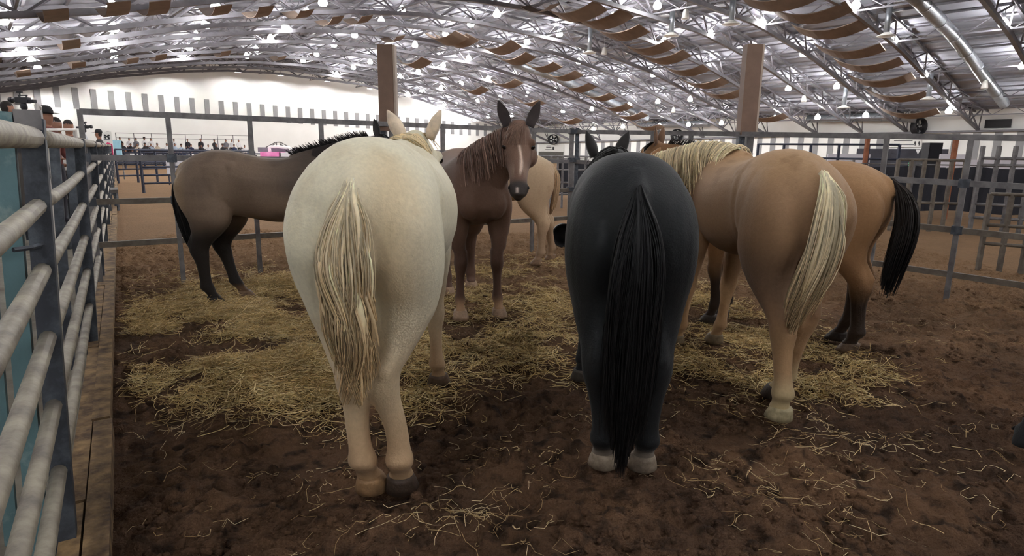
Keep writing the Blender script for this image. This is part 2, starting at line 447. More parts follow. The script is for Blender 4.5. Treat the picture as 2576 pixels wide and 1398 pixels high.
for (u, v, nm) in ((2477, 215, 'pale pear-shaped loudspeaker hanging near the right end of the roof'), (2022, 250, 'pale pear-shaped loudspeaker hanging beside the tall post'), (1725, 38, 'pale pear-shaped loudspeaker hanging high between the trusses'), (1520, 130, 'pale pear-shaped loudspeaker hanging over the far pens'), (1694, 278, 'pale pear-shaped loudspeaker hanging low by the far duct')):
    t, r, z = on_roof(u, v, 1.3)
    root = tag(empty('roof_loudspeaker', hall(t, r, z)), nm, 'loudspeaker', 'hanging loudspeakers')
    b = MB(); b.lathe([(.04, .32), (.13, .28), (.17, .1), (.21, -.12), (.20, -.2), (.02, -.22)], n=14); b.build('cone', M_PALE, root, True)
    b = MB(); b.tube([(0, 0, .3), (0, 0, 1.2)], .015, 6); b.build('hanger', M_HOUSING, root)
for (u, v, nm) in ((2233, 60, 'grey vertical vent pipe hanging from the roof over the brown panels'), (2338, 226, 'grey vertical vent pipe hanging above the blower'), (2125, 250, 'pale flared air diffuser hanging beside the brown panels'), (1842, 30, 'pale flared air diffuser hanging high near the tall post'), (1690, 62, 'pale flared air diffuser hanging in the middle of the roof'), (1484, 110, 'pale flared air diffuser hanging over the far pens')):
    t, r, z = on_roof(u, v, 1.2)
    root = tag(empty('air_diffuser', hall(t, r, z)), nm, 'diffuser', 'hanging air diffusers')
    b = MB(); b.tube([(0, 0, -.5), (0, 0, 1.1)], .16, 10); b.build('pipe', M_DUCT, root, True)
    b = MB(); b.lathe([(.16, -.45), (.22, -.5), (.48, -.62), (.48, -.66), (.05, -.66)], n=16); b.build('flare', M_PALE, root, True)
# ================================================================== ground
def dirt_material():
    M = bpy.data.materials.new('arena_dirt'); M.use_nodes = True
    nt = M.node_tree; N = nt.nodes; L = nt.links; bs = N['Principled BSDF']
    bs.inputs['Roughness'].default_value = .95; bs.inputs['Specular IOR Level'].default_value = .12
    tc = N.new('ShaderNodeTexCoord')
    def noise(sc, det=8, dist=0.0, sy=1.0):
        mp = N.new('ShaderNodeMapping'); mp.inputs['Scale'].default_value = (1, sy, 1); L.new(tc.outputs['Object'], mp.inputs[0])
        n = N.new('ShaderNodeTexNoise'); n.inputs['Scale'].default_value = sc; n.inputs['Detail'].default_value = det; n.inputs['Distortion'].default_value = dist
        L.new(mp.outputs[0], n.inputs['Vector']); return n
    def mix(f, a, b, lo, hi):
        r = N.new('ShaderNodeMapRange'); r.inputs['From Min'].default_value = lo; r.inputs['From Max'].default_value = hi; L.new(f.outputs['Fac'], r.inputs['Value'])
        m_ = N.new('ShaderNodeMix'); m_.data_type = 'RGBA'; L.new(r.outputs[0], m_.inputs['Factor'])
        for s, v in (('A', a), ('B', b)):
            if isinstance(v, tuple): m_.inputs[s].default_value = v
            else: L.new(v.outputs['Result'], m_.inputs[s])
        return m_
    m1 = mix(noise(1.1, 6, .5), lin(80, 60, 47), lin(116, 88, 66), .36, .66)
    m2 = mix(noise(9, 8, .3), m1, lin(50, 37, 29), .50, .68)
    m3 = mix(noise(38, 6), m2, lin(140, 112, 82), .68, .84)
    # far ground lighter: hay dust, and its stronger light put into the colour
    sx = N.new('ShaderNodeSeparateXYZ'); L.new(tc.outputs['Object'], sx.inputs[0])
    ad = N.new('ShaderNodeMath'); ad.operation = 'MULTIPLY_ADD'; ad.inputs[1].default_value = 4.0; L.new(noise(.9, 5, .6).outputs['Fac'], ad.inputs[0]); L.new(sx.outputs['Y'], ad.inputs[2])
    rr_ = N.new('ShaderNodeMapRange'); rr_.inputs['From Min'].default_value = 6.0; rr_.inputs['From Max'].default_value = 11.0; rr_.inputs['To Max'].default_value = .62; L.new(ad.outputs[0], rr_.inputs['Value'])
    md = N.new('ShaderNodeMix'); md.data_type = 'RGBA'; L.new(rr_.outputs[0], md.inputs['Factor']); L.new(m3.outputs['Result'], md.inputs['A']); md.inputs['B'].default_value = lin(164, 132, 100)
    L.new(md.outputs['Result'], bs.inputs['Base Color'])
    nb = noise(24, 10, .2); nb2 = noise(110, 6)
    bp = N.new('ShaderNodeBump'); bp.inputs['Strength'].default_value = .9; bp.inputs['Distance'].default_value = .05; L.new(nb.outputs['Fac'], bp.inputs['Height'])
    bp2 = N.new('ShaderNodeBump'); bp2.inputs['Strength'].default_value = .8; bp2.inputs['Distance'].default_value = .015; L.new(nb2.outputs['Fac'], bp2.inputs['Height']); L.new(bp.outputs[0], bp2.inputs['Normal'])
    L.new(bp2.outputs[0], bs.inputs['Normal'])
    return M
M_DIRT = dirt_material()
# kerb line runs from beside the viewer to the far end on the left
KD = np.array([-.532, .847, 0.0]); KN = np.array([.847, .532, 0.0]); KP = np.array([-1.60, 2.11, 0.0])
def relief(P):
    """churned surface height of the arena dirt"""
    h = .055 * (fbm(P * 1.3, 1, 3) - .45) + .10 * (fbm(P * 4.2 + 9, 2, 4) - .45)
    lump = fbm(P * 11 + 3, 5, 4); h += .046 * (np.abs(lump - .47) * 4 - .5); fine = fbm(P * 27 + 7, 15, 3); h += .022 * (fine - .45)
    pit = fbm(P * 3.1 + 31, 8, 3); h -= .085 * np.clip((pit - .58) / .2, 0, 1)
    return h
def dirt_patch(name, x0, x1, y0, y1, step, fade=None):
    xs = np.arange(x0, x1 + step / 2, step); ys = np.arange(y0, y1 + step / 2, step)
    X, Y = np.meshgrid(xs, ys); P = np.stack([X.ravel(), Y.ravel()], 1)
    z = relief(P) - .012
    edge = np.minimum.reduce([P[:, 0] - x0, x1 - P[:, 0], P[:, 1] - y0, y1 - P[:, 1]])
    z = np.where(edge < .35, z * np.clip(edge / .35, 0, 1) - .03 * (1 - np.clip(edge / .35, 0, 1)), z)
    k = (P - KP[:2]) @ KN[:2]; z = np.where(k < .12, np.minimum(z, -.005), z); z = np.where(k < .03, -.08, z)
    nx, ny = len(xs), len(ys); i = np.arange(nx * ny).reshape(ny, nx)
    F4 = np.stack([i[:-1, :-1], i[:-1, 1:], i[1:, 1:], i[1:, :-1]], -1).reshape(-1, 4)
    return big_mesh(name, np.column_stack([P, z]), F4)
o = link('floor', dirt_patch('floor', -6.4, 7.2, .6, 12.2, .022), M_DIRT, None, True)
tag(o, 'churned brown arena dirt of the pen', kind='structure')
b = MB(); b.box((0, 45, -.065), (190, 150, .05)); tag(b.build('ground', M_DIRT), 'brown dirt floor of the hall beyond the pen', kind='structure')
M_CONC = mat('alley_concrete', lin(132, 130, 118), rough=.85, var=.2, nscale=2.2, bump=.2, bscale=30, col2=lin(96, 84, 70))
b = MB(); c = KP + KD * 18 - KN * 3.12; b.box(c + (0, 0, -.03), (44, 6.0, .06), (KD, KN, (0, 0, 1)))
tag(b.build('pavement', M_CONC), 'stained concrete alley floor outside the left fence', kind='structure')
# loose clods
def clods(n, seed):
    rng = np.random.default_rng(seed)
    ico = bmesh.new(); bmesh.ops.create_icosphere(ico, subdivisions=1, radius=1.0)
    v0 = np.array([v.co[:] for v in ico.verts]); f0 = np.array([[v.index for v in f.verts] for f in ico.faces]); ico.free()
    y = 1.4 + 9 * rng.random(n) ** 1.8; x = rng.uniform(-1, 1, n) * (.9 * y + .6); P = np.stack([x, y], 1)
    keep = ((P - KP[:2]) @ KN[:2] > .15) & (P[:, 0] < 7) & (fbm(P * 1.7 + 5, 77, 3) > .40); P = P[keep]; n = len(P)
    s = .006 + .022 * rng.random(n) ** 3
    V = v0[None] * s[:, None, None] * rng.uniform(.6, 1.3, (n, 1, 3)) * rng.uniform(.75, 1.25, (n, len(v0), 1)) * np.array([1, 1, .75])
    V = V + np.concatenate([P, (relief(P) - .012 + s * .3)[:, None]], 1)[:, None, :]
    F3 = f0[None] + (np.arange(n) * len(v0))[:, None, None]
    return big_mesh('dirt_clods', V.reshape(-1, 3), F3.reshape(-1, 3))
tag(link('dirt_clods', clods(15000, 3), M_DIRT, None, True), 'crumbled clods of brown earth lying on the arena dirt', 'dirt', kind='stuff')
# timber kerb
M_WOOD = mat('kerb_timber', lin(150, 122, 84), rough=.9, var=.2, nscale=9, stretch=(1, 1, 1), col2=lin(74, 56, 42), bump=.4, bscale=30)
kerb = tag(empty('kerb', KP), 'worn timber kerb along the foot of the left fence', kind='structure')
for i in range(16):
    for row, (w0, w1, hh) in enumerate(((-.105, -.035, .075), (-.03, .055, .085))):
        L0 = -1.2 + i * 2.44 + (0 if row else -.9); b = MB(); j = random.uniform(-.008, .008)
        b.box(KD * (L0 + 1.215) + KN * ((w0 + w1) / 2 + j) + np.array([0, 0, hh / 2 - .03 + random.uniform(-.006, .006)]), (2.42, w1 - w0, hh + .06), (KD, KN, (0, 0, 1)))
        b.build('plank', M_WOOD, kerb)

# ------------------------------------------------------------------ loose hay
def hay(name, label, patches, n, seed, lmin, lmax, wid, cols, lift, curl):
    rng = np.random.default_rng(seed)
    wts = np.array([p[5] for p in patches], float); wts /= wts.sum()
    idx = rng.choice(len(patches), n, p=wts)
    A = np.array([p[:5] for p in patches], float)[idx]
    r = np.sqrt(rng.random(n)) ** 1.0 * (1 + .48 * rng.normal(size=n)); a = rng.random(n) * 2 * math.pi
    dx, dy = r * np.cos(a) * A[:, 2], r * np.sin(a) * A[:, 3]
    ca, sa = np.cos(A[:, 4]), np.sin(A[:, 4])
    P = np.stack([A[:, 0] + dx * ca - dy * sa, A[:, 1] + dx * sa + dy * ca], 1)
    k = (P - KP[:2]) @ KN[:2]; keep = (k > .14) & (P[:, 1] > 1.3) & (P[:, 0] > -6.2) & (P[:, 0] < 7) & (P[:, 1] < 11.8)
    keep &= fbm(P * 2.3 + 17, seed + 3, 3) > .30 + .16 * rng.random(n)
    P = P[keep]; n = len(P)
    dens = np.clip(1.0 - r[keep], 0, 1)
    L = rng.uniform(lmin, lmax, n) * (.6 + .8 * rng.random(n)); th = rng.random(n) * 2 * math.pi
    K = 5; s = np.linspace(-.5, .5, K)
    bend = rng.normal(size=n) * curl; kink = rng.normal(size=n) * curl
    ang = th[:, None] + bend[:, None] * s * 2 + kink[:, None] * (np.abs(s) > .3) * np.sign(s)
    st = np.stack([np.cos(ang), np.sin(ang)], -1) * (L[:, None, None] / (K - 1))
    xy = np.cumsum(st, 1); xy = xy - xy.mean(1, keepdims=True) + P[:, None, :]
    tilt = rng.normal(size=n) * .16
    z = relief(xy.reshape(-1, 2)).reshape(n, K) - .012
    z = np.maximum(z, z.mean(1, keepdims=True)) + .006 + (rng.random(n) ** 2 * lift * (.3 + dens))[:, None] + np.abs(tilt)[:, None] * (s + .5) * L[:, None] * .7
    C = np.concatenate([xy, z[..., None]], -1)
    T = np.gradient(C, axis=1); T /= np.maximum(np.linalg.norm(T, axis=2, keepdims=True), 1e-9)
    S = np.cross(T, np.array([0, 0, 1.0])); S /= np.maximum(np.linalg.norm(S, axis=2, keepdims=True), 1e-9); U = np.cross(S, T)
    w = (wid * (.6 + .8 * rng.random(n)))[:, None, None]
    V = np.stack([C + w * S, C - w * .5 * S + w * .8 * U, C - w * .5 * S - w * .8 * U], 2).reshape(-1, 3)
    bi = (np.arange(n)[:, None, None] * K + np.arange(K - 1)[None, :, None]) * 3; q = np.arange(3)[None, None, :]; q2 = (q + 1) % 3
    F4 = np.stack([bi + q, bi + q2, bi + 3 + q2, bi + 3 + q], -1).reshape(-1, 4)
    me = big_mesh(name, V, F4)
    cc = np.array([L3_(*c) for c in cols]); w1 = rng.random((n, 1)); ci = rng.integers(len(cols), size=n)
    Cc = np.repeat(cc[ci] * (.85 + .5 * w1), K * 3, axis=0)
    set_color(me, np.column_stack([Cc, np.ones(len(Cc))]))
    o = link(name, me, mat('hay_straw', None, rough=.7, attr='coat', var=.1, nscale=30, spec=.25))
    return tag(o, label, 'hay', kind='stuff')
def L3_(*c): return lin(*c)[:3]
HAYC = [(220, 196, 142), (204, 176, 120), (180, 152, 100), (228, 208, 162), (154, 126, 82)]
DRYC = [(210, 186, 140), (190, 164, 118), (224, 204, 164), (170, 140, 96)]
def gpx(u, v): p = gp(u, v); return p[0], p[1]
def patch(u, v, rx, ry, w, rot=0.0):
    x, y = gpx(u, v); return (x, y, rx, ry, rot, w)
hay('hay', 'thick bed of loose greenish hay behind the white horse', [patch(640, 800, 1.1, .95, 10), patch(760, 930, .75, .5, 8), patch(600, 930, .7, .55, 5), patch(720, 720, 1.2, .9, 6), patch(480, 780, .6, .8, 3), patch(900, 1000, .5, .3, 2)],
    34000, 21, .09, .24, .0019, HAYC, .07, .9)
hay('hay', 'loose hay strewn around the feet of the reddish brown horse', [patch(1250, 770, 1.3, .9, 6), patch(1380, 700, 1.0, 1.2, 5), patch(1080, 860, .7, .5, 3), patch(1300, 880, .9, .5, 4), patch(1150, 690, 1.0, 1.0, 3)],
    20000, 22, .09, .24, .0019, HAYC[:4] + [(120, 92, 58)], .035, .9)
hay('hay', 'loose hay strewn under the golden horse', [patch(1740, 760, .9, 1.1, 6), patch(1760, 920, .7, .5, 5), patch(1900, 850, .6, .6, 3), patch(2150, 975, .30, .18, 2.4), patch(2060, 930, .8, .4, 2)],
    12000, 23, .08, .22, .0019, HAYC[:4] + [(120, 92, 58)], .03, .9)
hay('straw', 'single pale straws scattered over the open dirt', [patch(1288, 1150, 2.6, 1.0, 5), patch(1800, 1150, 1.2, .6, 3), patch(2200, 1080, .9, .5, 4), patch(700, 1080, .9, .5, 4), patch(1200, 1300, .8, .35, 3), patch(2300, 820, 1.4, .8, 2), patch(1288, 900, 3.5, 3.0, 4), patch(600, 650, 1.6, 1.6, 2), patch(1950, 1250, .8, .4, 1.5)],
    1300, 24, .04, .19, .0012, DRYC, .006, 1.3)
# ================================================================== fences and posts
M_RAIL = mat('rail_worn_beige', lin(158, 150, 134), rough=.6, metal=.15, var=.2, nscale=9, col2=lin(112, 104, 96), bump=.15, bscale=50)
M_POST = mat('post_chipped_slate', lin(62, 66, 74), rough=.55, metal=.2, nscale=14, col2=lin(96, 104, 112), sharp=(.45, .75), bump=.2, bscale=40)
M_TEAL = mat('teal_chipped_paint', lin(92, 122, 128), rough=.5, metal=.15, nscale=12, col2=lin(132, 152, 152), sharp=(.55, .7), bump=.15, bscale=40)
M_GALV = mat('galvanised_grey', lin(128, 126, 126), rough=.5, metal=.25, var=.2, nscale=8, col2=lin(96, 94, 96))
M_GALVB = mat('galvanised_brownish', lin(118, 110, 100), rough=.6, metal=.2, var=.2, nscale=8, col2=lin(88, 80, 72))
M_NAVY = mat('rail_navy', lin(58, 62, 78), rough=.5, metal=.2, var=.2, nscale=8)
M_BROWNPOST = mat('post_brown_paint', lin(122, 98, 84), rough=.65, nscale=4, var=.12, bump=.1)
def bowed(a, b, r, n=7, bow=0.0):
    a = np.asarray(a, float); b = np.asarray(b, float); t = np.linspace(0, 1, n)[:, None]
    return a + (b - a) * t + np.array([0, 0, -1.0]) * (bow * 4 * t * (1 - t))
# left tube fence along the kerb, panel by panel
FP = np.array([-1.72, 2.13, 0.0])
ZR = [1.575, 1.345, 1.115, .87, .62, .36]
ORD = ['panel beside the viewer', 'first panel beyond the teal post', 'panel ending at the tall pen post', 'fourth panel', 'fifth panel', 'sixth panel', 'seventh panel', 'eighth panel', 'ninth panel', 'tenth panel', 'eleventh panel', 'twelfth panel']
LEAN = KN * .05                      # the worn fence leans a little into the pen
for i in range(12):
    a = FP + KD * (2.89 * (i - 1)); b = FP + KD * (2.89 * i)
    root = tag(empty('fence_panel', a), '%s of the worn tube fence along the timber kerb' % ORD[i], 'fence', 'tube fence panels along the kerb')
    for k, z in enumerate(ZR):
        q = MB(); P = bowed(LEAN * z + (0, 0, z), b - a - KD * .05 + LEAN * z + np.array([0, 0, z + random.uniform(-.008, .008)]), 0, bow=.012 if k else 0)
        q.tube(P, .036 if k == 0 else .027, 10); q.build('rail', M_RAIL, root, True)
    if i != 1:
        q = MB(); q.bar((0, 0, -.05), LEAN * 1.6 + (0, 0, 1.60), .075, .075, up=KD); q.build('post', M_POST, root)
    mid = (b - a) * .5 - KN * .045
    q = MB(); q.bar(mid + LEAN * .3 + (0, 0, .30), mid + LEAN * 1.56 + (0, 0, 1.56), .045, .03, up=KD); q.build('brace', M_POST, root)
    if 0 < i < 5:
        e = (b - a) - KD * .10 - KN * .05
        q = MB(); q.bar(e + (0, 0, .0), e + LEAN * 1.6 + (0, 0, 1.60), .05, .05, up=KD); q.build('post', M_POST, root)
# gate post assembly nearest the viewer
root = tag(empty('gate_post', FP), 'chipped teal and slate double gate post nearest the viewer', 'post')
q = MB(); q.bar((0, 0, -.05), LEAN * 1.64 + (0, 0, 1.64), .068, .068, up=KD); q.build('post', M_POST, root)
q = MB(); q.bar(-KN * .085 - KD * .0 + (0, 0, -.05), LEAN * 1.66 - KN * .08 + (0, 0, 1.66), .06, .06, up=KD); q.build('post', M_TEAL, root)
q = MB(); q.bar(-KN * .155 + (0, 0, .1), LEAN * 1.6 - KN * .15 + (0, 0, 1.62), .04, .04, up=KD); q.build('post', M_TEAL, root)
q = MB(); q.box(LEAN * 1.44 - KN * .115 + (0, 0, 1.44), (.02, .10, .24), (KD, KN, (0, 0, 1))); q.build('latch_plate', M_TEAL, root)
q = MB(); q.box(LEAN * 1.66 - KN * .125 + KD * .05 + (0, 0, 1.625), (.12, .095, .07), (KD, KN, (0, 0, 1))); q.build('cap_box', M_TEAL, root)
q = MB(); q.box(LEAN * 1.66 - KN * .01 + (0, 0, 1.635), (.07, .075, .065), (KD, KN, (0, 0, 1))); q.build('cap_box', M_GALV, root)
for k in range(6):       # chain round the posts
    q = MB(); aa = 2 * math.pi * k / 6
    q.tube([-KN * .07 - KD * .02 + np.array([0, 0, 1.27 - .012 * k]) + .13 * (KN * math.cos(aa + s) + KD * math.sin(aa + s)) for s in np.linspace(0, .95, 5)], .009, 6)
    q.build('chain_link', M_POST, root)
# teal gate swung away to the left of the gate post
a = FP - KN * .24 - KD * .05; b = a - KN * 1.5 - KD * .25
root = tag(empty('alley_gate', a), 'teal tube gate standing crosswise in the alley beside the nearest post', 'gate')
for z in (1.42, 1.12, .84, .58, .32):
    q = MB(); q.tube(bowed((0, 0, z), b - a + np.array([0, 0, z + .06]), 0, bow=.01), .027, 10); q.build('rail', M_TEAL, root, True)
for f in (.02, .98):
    q = MB(); q.bar((b - a) * f + (0, 0, .1), (b - a) * f + (0, 0, 1.52), .05, .05, up=KD); q.build('post', M_TEAL, root)
# second row of fence across the alley
for i in range(4):
    a = FP - KN * 2.1 + KD * (.6 + 2.9 * i); b = a + KD * 2.8
    root = tag(empty('fence_panel', a), '%s panel of the second fence across the concrete alley' % ('nearest', 'second', 'third', 'farthest')[i], 'fence', 'alley fence panels')
    for z in (1.50, 1.22, .94, .66, .38):
        q = MB(); q.tube([(0, 0, z), b - a + (0, 0, z)], .025, 8); q.build('rail', M_RAIL if z < 1.4 else M_GALV, root, True)
    for f in (0, .5, 1):
        q = MB(); q.bar((b - a) * f + (0, 0, -.02), (b - a) * f + (0, 0, 1.56), .05, .05, up=KD); q.build('post', M_POST, root)
    c = MB(); c.box((b - a) * .5 - KN * .06 + (0, 0, .80), (2.5, .02, .95), (KD, KN, (0, 0, 1)))
    tag(c.build('tarpaulin', mat('navy_tarp', lin(38, 40, 58), rough=.7, var=.2, nscale=4, bump=.3, bscale=12)), 'dark navy tarpaulin tied to the %s panel of the alley fence' % ('nearest', 'second', 'third', 'farthest')[i], 'tarpaulin', 'navy tarpaulins')
    COL.objects[-1].location = a

# tall pen fence: left run and right run meeting at the far corner post
PT = np.array([-4.57, 6.69, 0]); PC = np.array([.98, 10.25, 0]); PR = np.array([6.35, 5.23, 0])
def along(u, A, B):
    """fraction along A-B (plan) seen in photo column u"""
    d = ray(u, 390); k = d[0]
    return (k * A[1] - A[0]) / ((B[0] - A[0]) - k * (B[1] - A[1]))
def pen_run(label, A, B, za, zb, cols, m_top, m_low):
    root = tag(empty('pen_fence', A), label, 'fence')
    D = B - A; ud = D / np.linalg.norm(D)
    for k in range(4):
        q = MB(); q.bar((0, 0, za[k]), D + (0, 0, zb[k]), .045, .062); q.build('rail', m_top if k < 2 else m_low, root)
    for u in cols:
        f = along(u, A, B) if u > 0 else -u
        q = MB(); q.bar(D * f + (0, 0, -.04), D * f + (0, 0, za[0] + (zb[0] - za[0]) * f + .02), .05, .05, up=ud); po = q.build('post', m_top, root)
        for k in (1, 2):
            z = za[k] + (zb[k] - za[k]) * f
            q = MB(); q.box(D * f + (0, 0, z), (.10, .07, .09), (ud, np.cross((0, 0, 1), ud), (0, 0, 1))); q.build('clamp', M_POST, po)
    return root
pen_run('tall grey pen fence of square tubes behind the brown and white horses', PT, PC, (1.905, 1.43, .955, .485), (1.87, 1.395, .935, .475), (-0.0, 431, 634, 811, 1114, 1342), M_GALV, M_GALVB)
pen_run('tall grey pen fence of square tubes behind the tan horse', PC, PR, (1.87, 1.395, .935, .475), (1.70, 1.22, .70, .20), (1640, 1735, 2226, 2437), M_GALV, M_GALVB)
root = tag(empty('corner_post', PC), 'galvanised corner post of the pen where the two tall fences meet', 'post')
q = MB(); q.bar((-.04, 0, -.05), (-.04, 0, 1.93), .07, .07); q.build('post', M_GALV, root)
q = MB(); q.bar((.05, 0, -.05), (.05, 0, 1.93), .06, .06); q.build('post', M_POST, root)
for z in (1.87, 1.42, .95): 
    q = MB(); q.box((0, -.02, z), (.20, .10, .07)); q.build('clamp', M_POST, root)
for u, A, B, top, lab in ((969, PT, PC, 2.90, 'brown square post rising above the fence behind the white horse'), (1872, PC, PR, 2.93, 'brown square post rising above the fence behind the golden horse')):
    f = along(u, A, B); p = A + (B - A) * f + np.array([.03, .10, 0])
    root = tag(empty('tall_post', p), lab, 'post', 'brown tall posts')
    q = MB(); q.box((0, 0, (top + 1.80) / 2), (.20, .17, top - 1.80)); po = q.build('upper_post', M_BROWNPOST, root)
    q = MB(); q.box((-.06, 0, .88), (.075, .12, 1.86)); q.build('lower_post', M_POST, root)
    q = MB(); q.box((.055, 0, .88), (.08, .12, 1.86)); q.build('lower_post', M_GALV, root)
    q = MB(); q.box((.115, 0, (top + 1.80) / 2), (.025, .15, top - 1.80)); q.build('edge_strip', mat('post_edge_pale', lin(176, 160, 146), rough=.6, var=.08), po)

# ------------------------------------------------------------------ loose livestock panels further off
def panel(name, label, A, B, zs, nposts, r, m_, grp, post_m=None, zb=0.0, extra=0.0):
    A = np.asarray(A, float); B = np.asarray(B, float)
    root = tag(empty(name, A), label, 'fence', grp); D = B - A
    for z in zs:
        q = MB(); q.tube([(0, 0, z), D + (0, 0, z)], r, 7); q.build('rail', m_, root, True)
    for i in range(nposts):
        f = i / (nposts - 1)
        q = MB(); q.bar(D * f + (0, 0, zb - .02), D * f + (0, 0, max(zs) + extra), r * 2, r * 2); q.build('post', post_m or m_, root)
    return root
def g2(u, Y): p = at(u, 390, Y); return np.array([p[0], p[1], 0])
G5 = (1.42, 1.14, .86, .58, .30)
panel('livestock_panel', 'dark blue livestock panel nearest behind the brown horse rump', g2(352, 21.5), g2(640, 25), G5, 5, .035, M_NAVY, 'far livestock panels')
panel('livestock_panel', 'dark blue livestock panel with white boards left of the brown horse', g2(290, 27), g2(480, 30), G5, 5, .035, M_NAVY, 'far livestock panels')
panel('livestock_panel', 'long dark arena fence in front of the far spectators', g2(262, 44), g2(760, 50), (1.12, .85, .55, .3), 12, .05, M_NAVY, 'far livestock panels')
panel('livestock_panel', 'long grey arena fence between the white and reddish brown horses', g2(1060, 40), g2(1290, 42), (1.5, 1.1, .7, .3), 6, .05, M_GALV, 'far livestock panels')
panel('livestock_panel', 'pale barred fence seen between the buckskin rump and the corner post', g2(1330, 17.5), g2(1560, 17.5), (1.42, 1.05, .70, .38), 9, .028, M_GALV, 'far livestock panels')
panel('livestock_panel', 'brownish barred panel in front of the black cloth near the loudspeaker', g2(2262, 13.2), g2(2432, 13.0), (1.47, .58), 6, .03, M_GALVB, 'panels beyond the right fence')
panel('livestock_panel', 'grey panel with raised frame at the far right beyond the pen', g2(2470, 13.0), g2(2640, 12.4), (1.52, 1.38, .58, .30), 5, .032, M_GALV, 'panels beyond the right fence', extra=.25)
panel('livestock_panel', 'low pale panel standing close behind the right pen rails', g2(2508, 8.6), g2(2680, 8.2), (1.05, .62, .36), 4, .025, M_GALVB, 'panels beyond the right fence')
panel('livestock_panel', 'thin grey panel behind the tan horse and the black cloth', g2(1905, 19.5), g2(2260, 17.5), (1.85, 1.45), 6, .03, M_NAVY, 'panels beyond the right fence')
for i, (u0, u1, v0, v1) in enumerate(((421, 440, 404, 440), (445, 461, 404, 428), (466, 492, 403, 441))):
    p0 = at(u0, v1, 26.5); p1 = at(u1, v0, 26.5); o = empty('white_board', ((p0[0] + p1[0]) / 2, 26.5, 0))
    q = MB(); q.box((0, 0, (p0[2] + p1[2]) / 2), (p1[0] - p0[0], .04, p1[2] - p0[2])); q.build('board_face', mat('white_board', lin(214, 214, 222), rough=.6, var=.05), o)
    for s_ in (-.4, .4):
        q = MB(); q.bar((s_ * (p1[0] - p0[0]), .05, -.07), (s_ * (p1[0] - p0[0]), .05, p1[2] - .05), .04); q.build('leg', M_NAVY, o)
    tag(o, '%s white board on legs by the dark panel left of the brown horse' % ('leftmost', 'middle narrow', 'widest')[i], 'board', 'white boards on the panels')
# orange poles and the black cloth barrier beyond the right fence
for u, Y, top, lab in ((2178, 17.2, 2.02, 'rusty orange pole rising above the tan horse'), (2399, 15.6, 1.95, 'rusty orange pole in front of the white boards on the right')):
    q = MB(); q.box((0, 0, top / 2), (.09, .09, top)); o = q.build('orange_pole', mat('rusty_orange', lin(146, 92, 66), rough=.8, nscale=10, var=.2)); o.location = g2(u, Y)
    tag(o, lab, 'pole', 'orange poles')
CA, CB = g2(1405, 20.6), g2(2640, 15.6)
M_CLOTH = mat('black_shade_cloth', lin(46, 47, 54), rough=.9, var=.15, nscale=1.5, bump=.15, bscale=6)
ud = (CB - CA) / np.linalg.norm(CB - CA); LN = np.linalg.norm(CB - CA); un = np.cross((0, 0, 1), ud)
barrier = tag(empty('cloth_barrier', CA), 'long black cloth barrier stretched beyond the pen on the right', 'barrier')
nb_ = 9
for i in range(nb_):
    x0, x1 = LN * i / nb_, LN * (i + 1) / nb_
    q = MB(); xs = np.linspace(x0 + .02, x1 - .02, 9); V = []
    for j, x in enumerate(xs):
        f = j / 8; sag = .05 * math.sin(math.pi * f); wob = .03 * math.sin(j * 2.1 + i)
        for th in (0, .02):
            V += [ud * x + un * (wob + th) + np.array([0, 0, .12 + .03 * math.sin(x * 3)]), ud * x + un * (wob * .5 + th) + np.array([0, 0, 1.30 - sag])]
    Fs = []
    for j in range(8):
        o = 4 * j
        Fs += [(o, o + 4, o + 5, o + 1), (o + 2, o + 3, o + 7, o + 6), (o + 1, o + 5, o + 7, o + 3), (o, o + 2, o + 6, o + 4)]
    q.add(V, Fs); q.build('cloth_panel', M_CLOTH, barrier)
    q = MB(); q.bar(ud * x0 - un * .05 + (0, 0, -.02), ud * x0 - un * .05 + (0, 0, 1.42), .06); q.build('post', M_GALV, barrier)
q = MB(); q.tube([(0, 0, 1.33), ud * LN + (0, 0, 1.33)], .02, 6); q.build('top_rope', M_GALV, barrier)
# ================================================================== horses
def _ring(c, ax, ay, rx, ry, n=24, e=2.0, lowx=None):
    """super-ellipse ring; lowx: half size on the negative ay side"""
    a = np.linspace(0, 2 * math.pi, n, endpoint=False)
    ca, sa = np.cos(a), np.sin(a)
    px = np.sign(ca) * np.abs(ca) ** (2 / e); py = np.sign(sa) * np.abs(sa) ** (2 / e)
    return np.asarray(c, float) + np.outer(px * rx, ax) + np.outer(py * ry, ay)
X3, Y3, Z3 = np.eye(3)

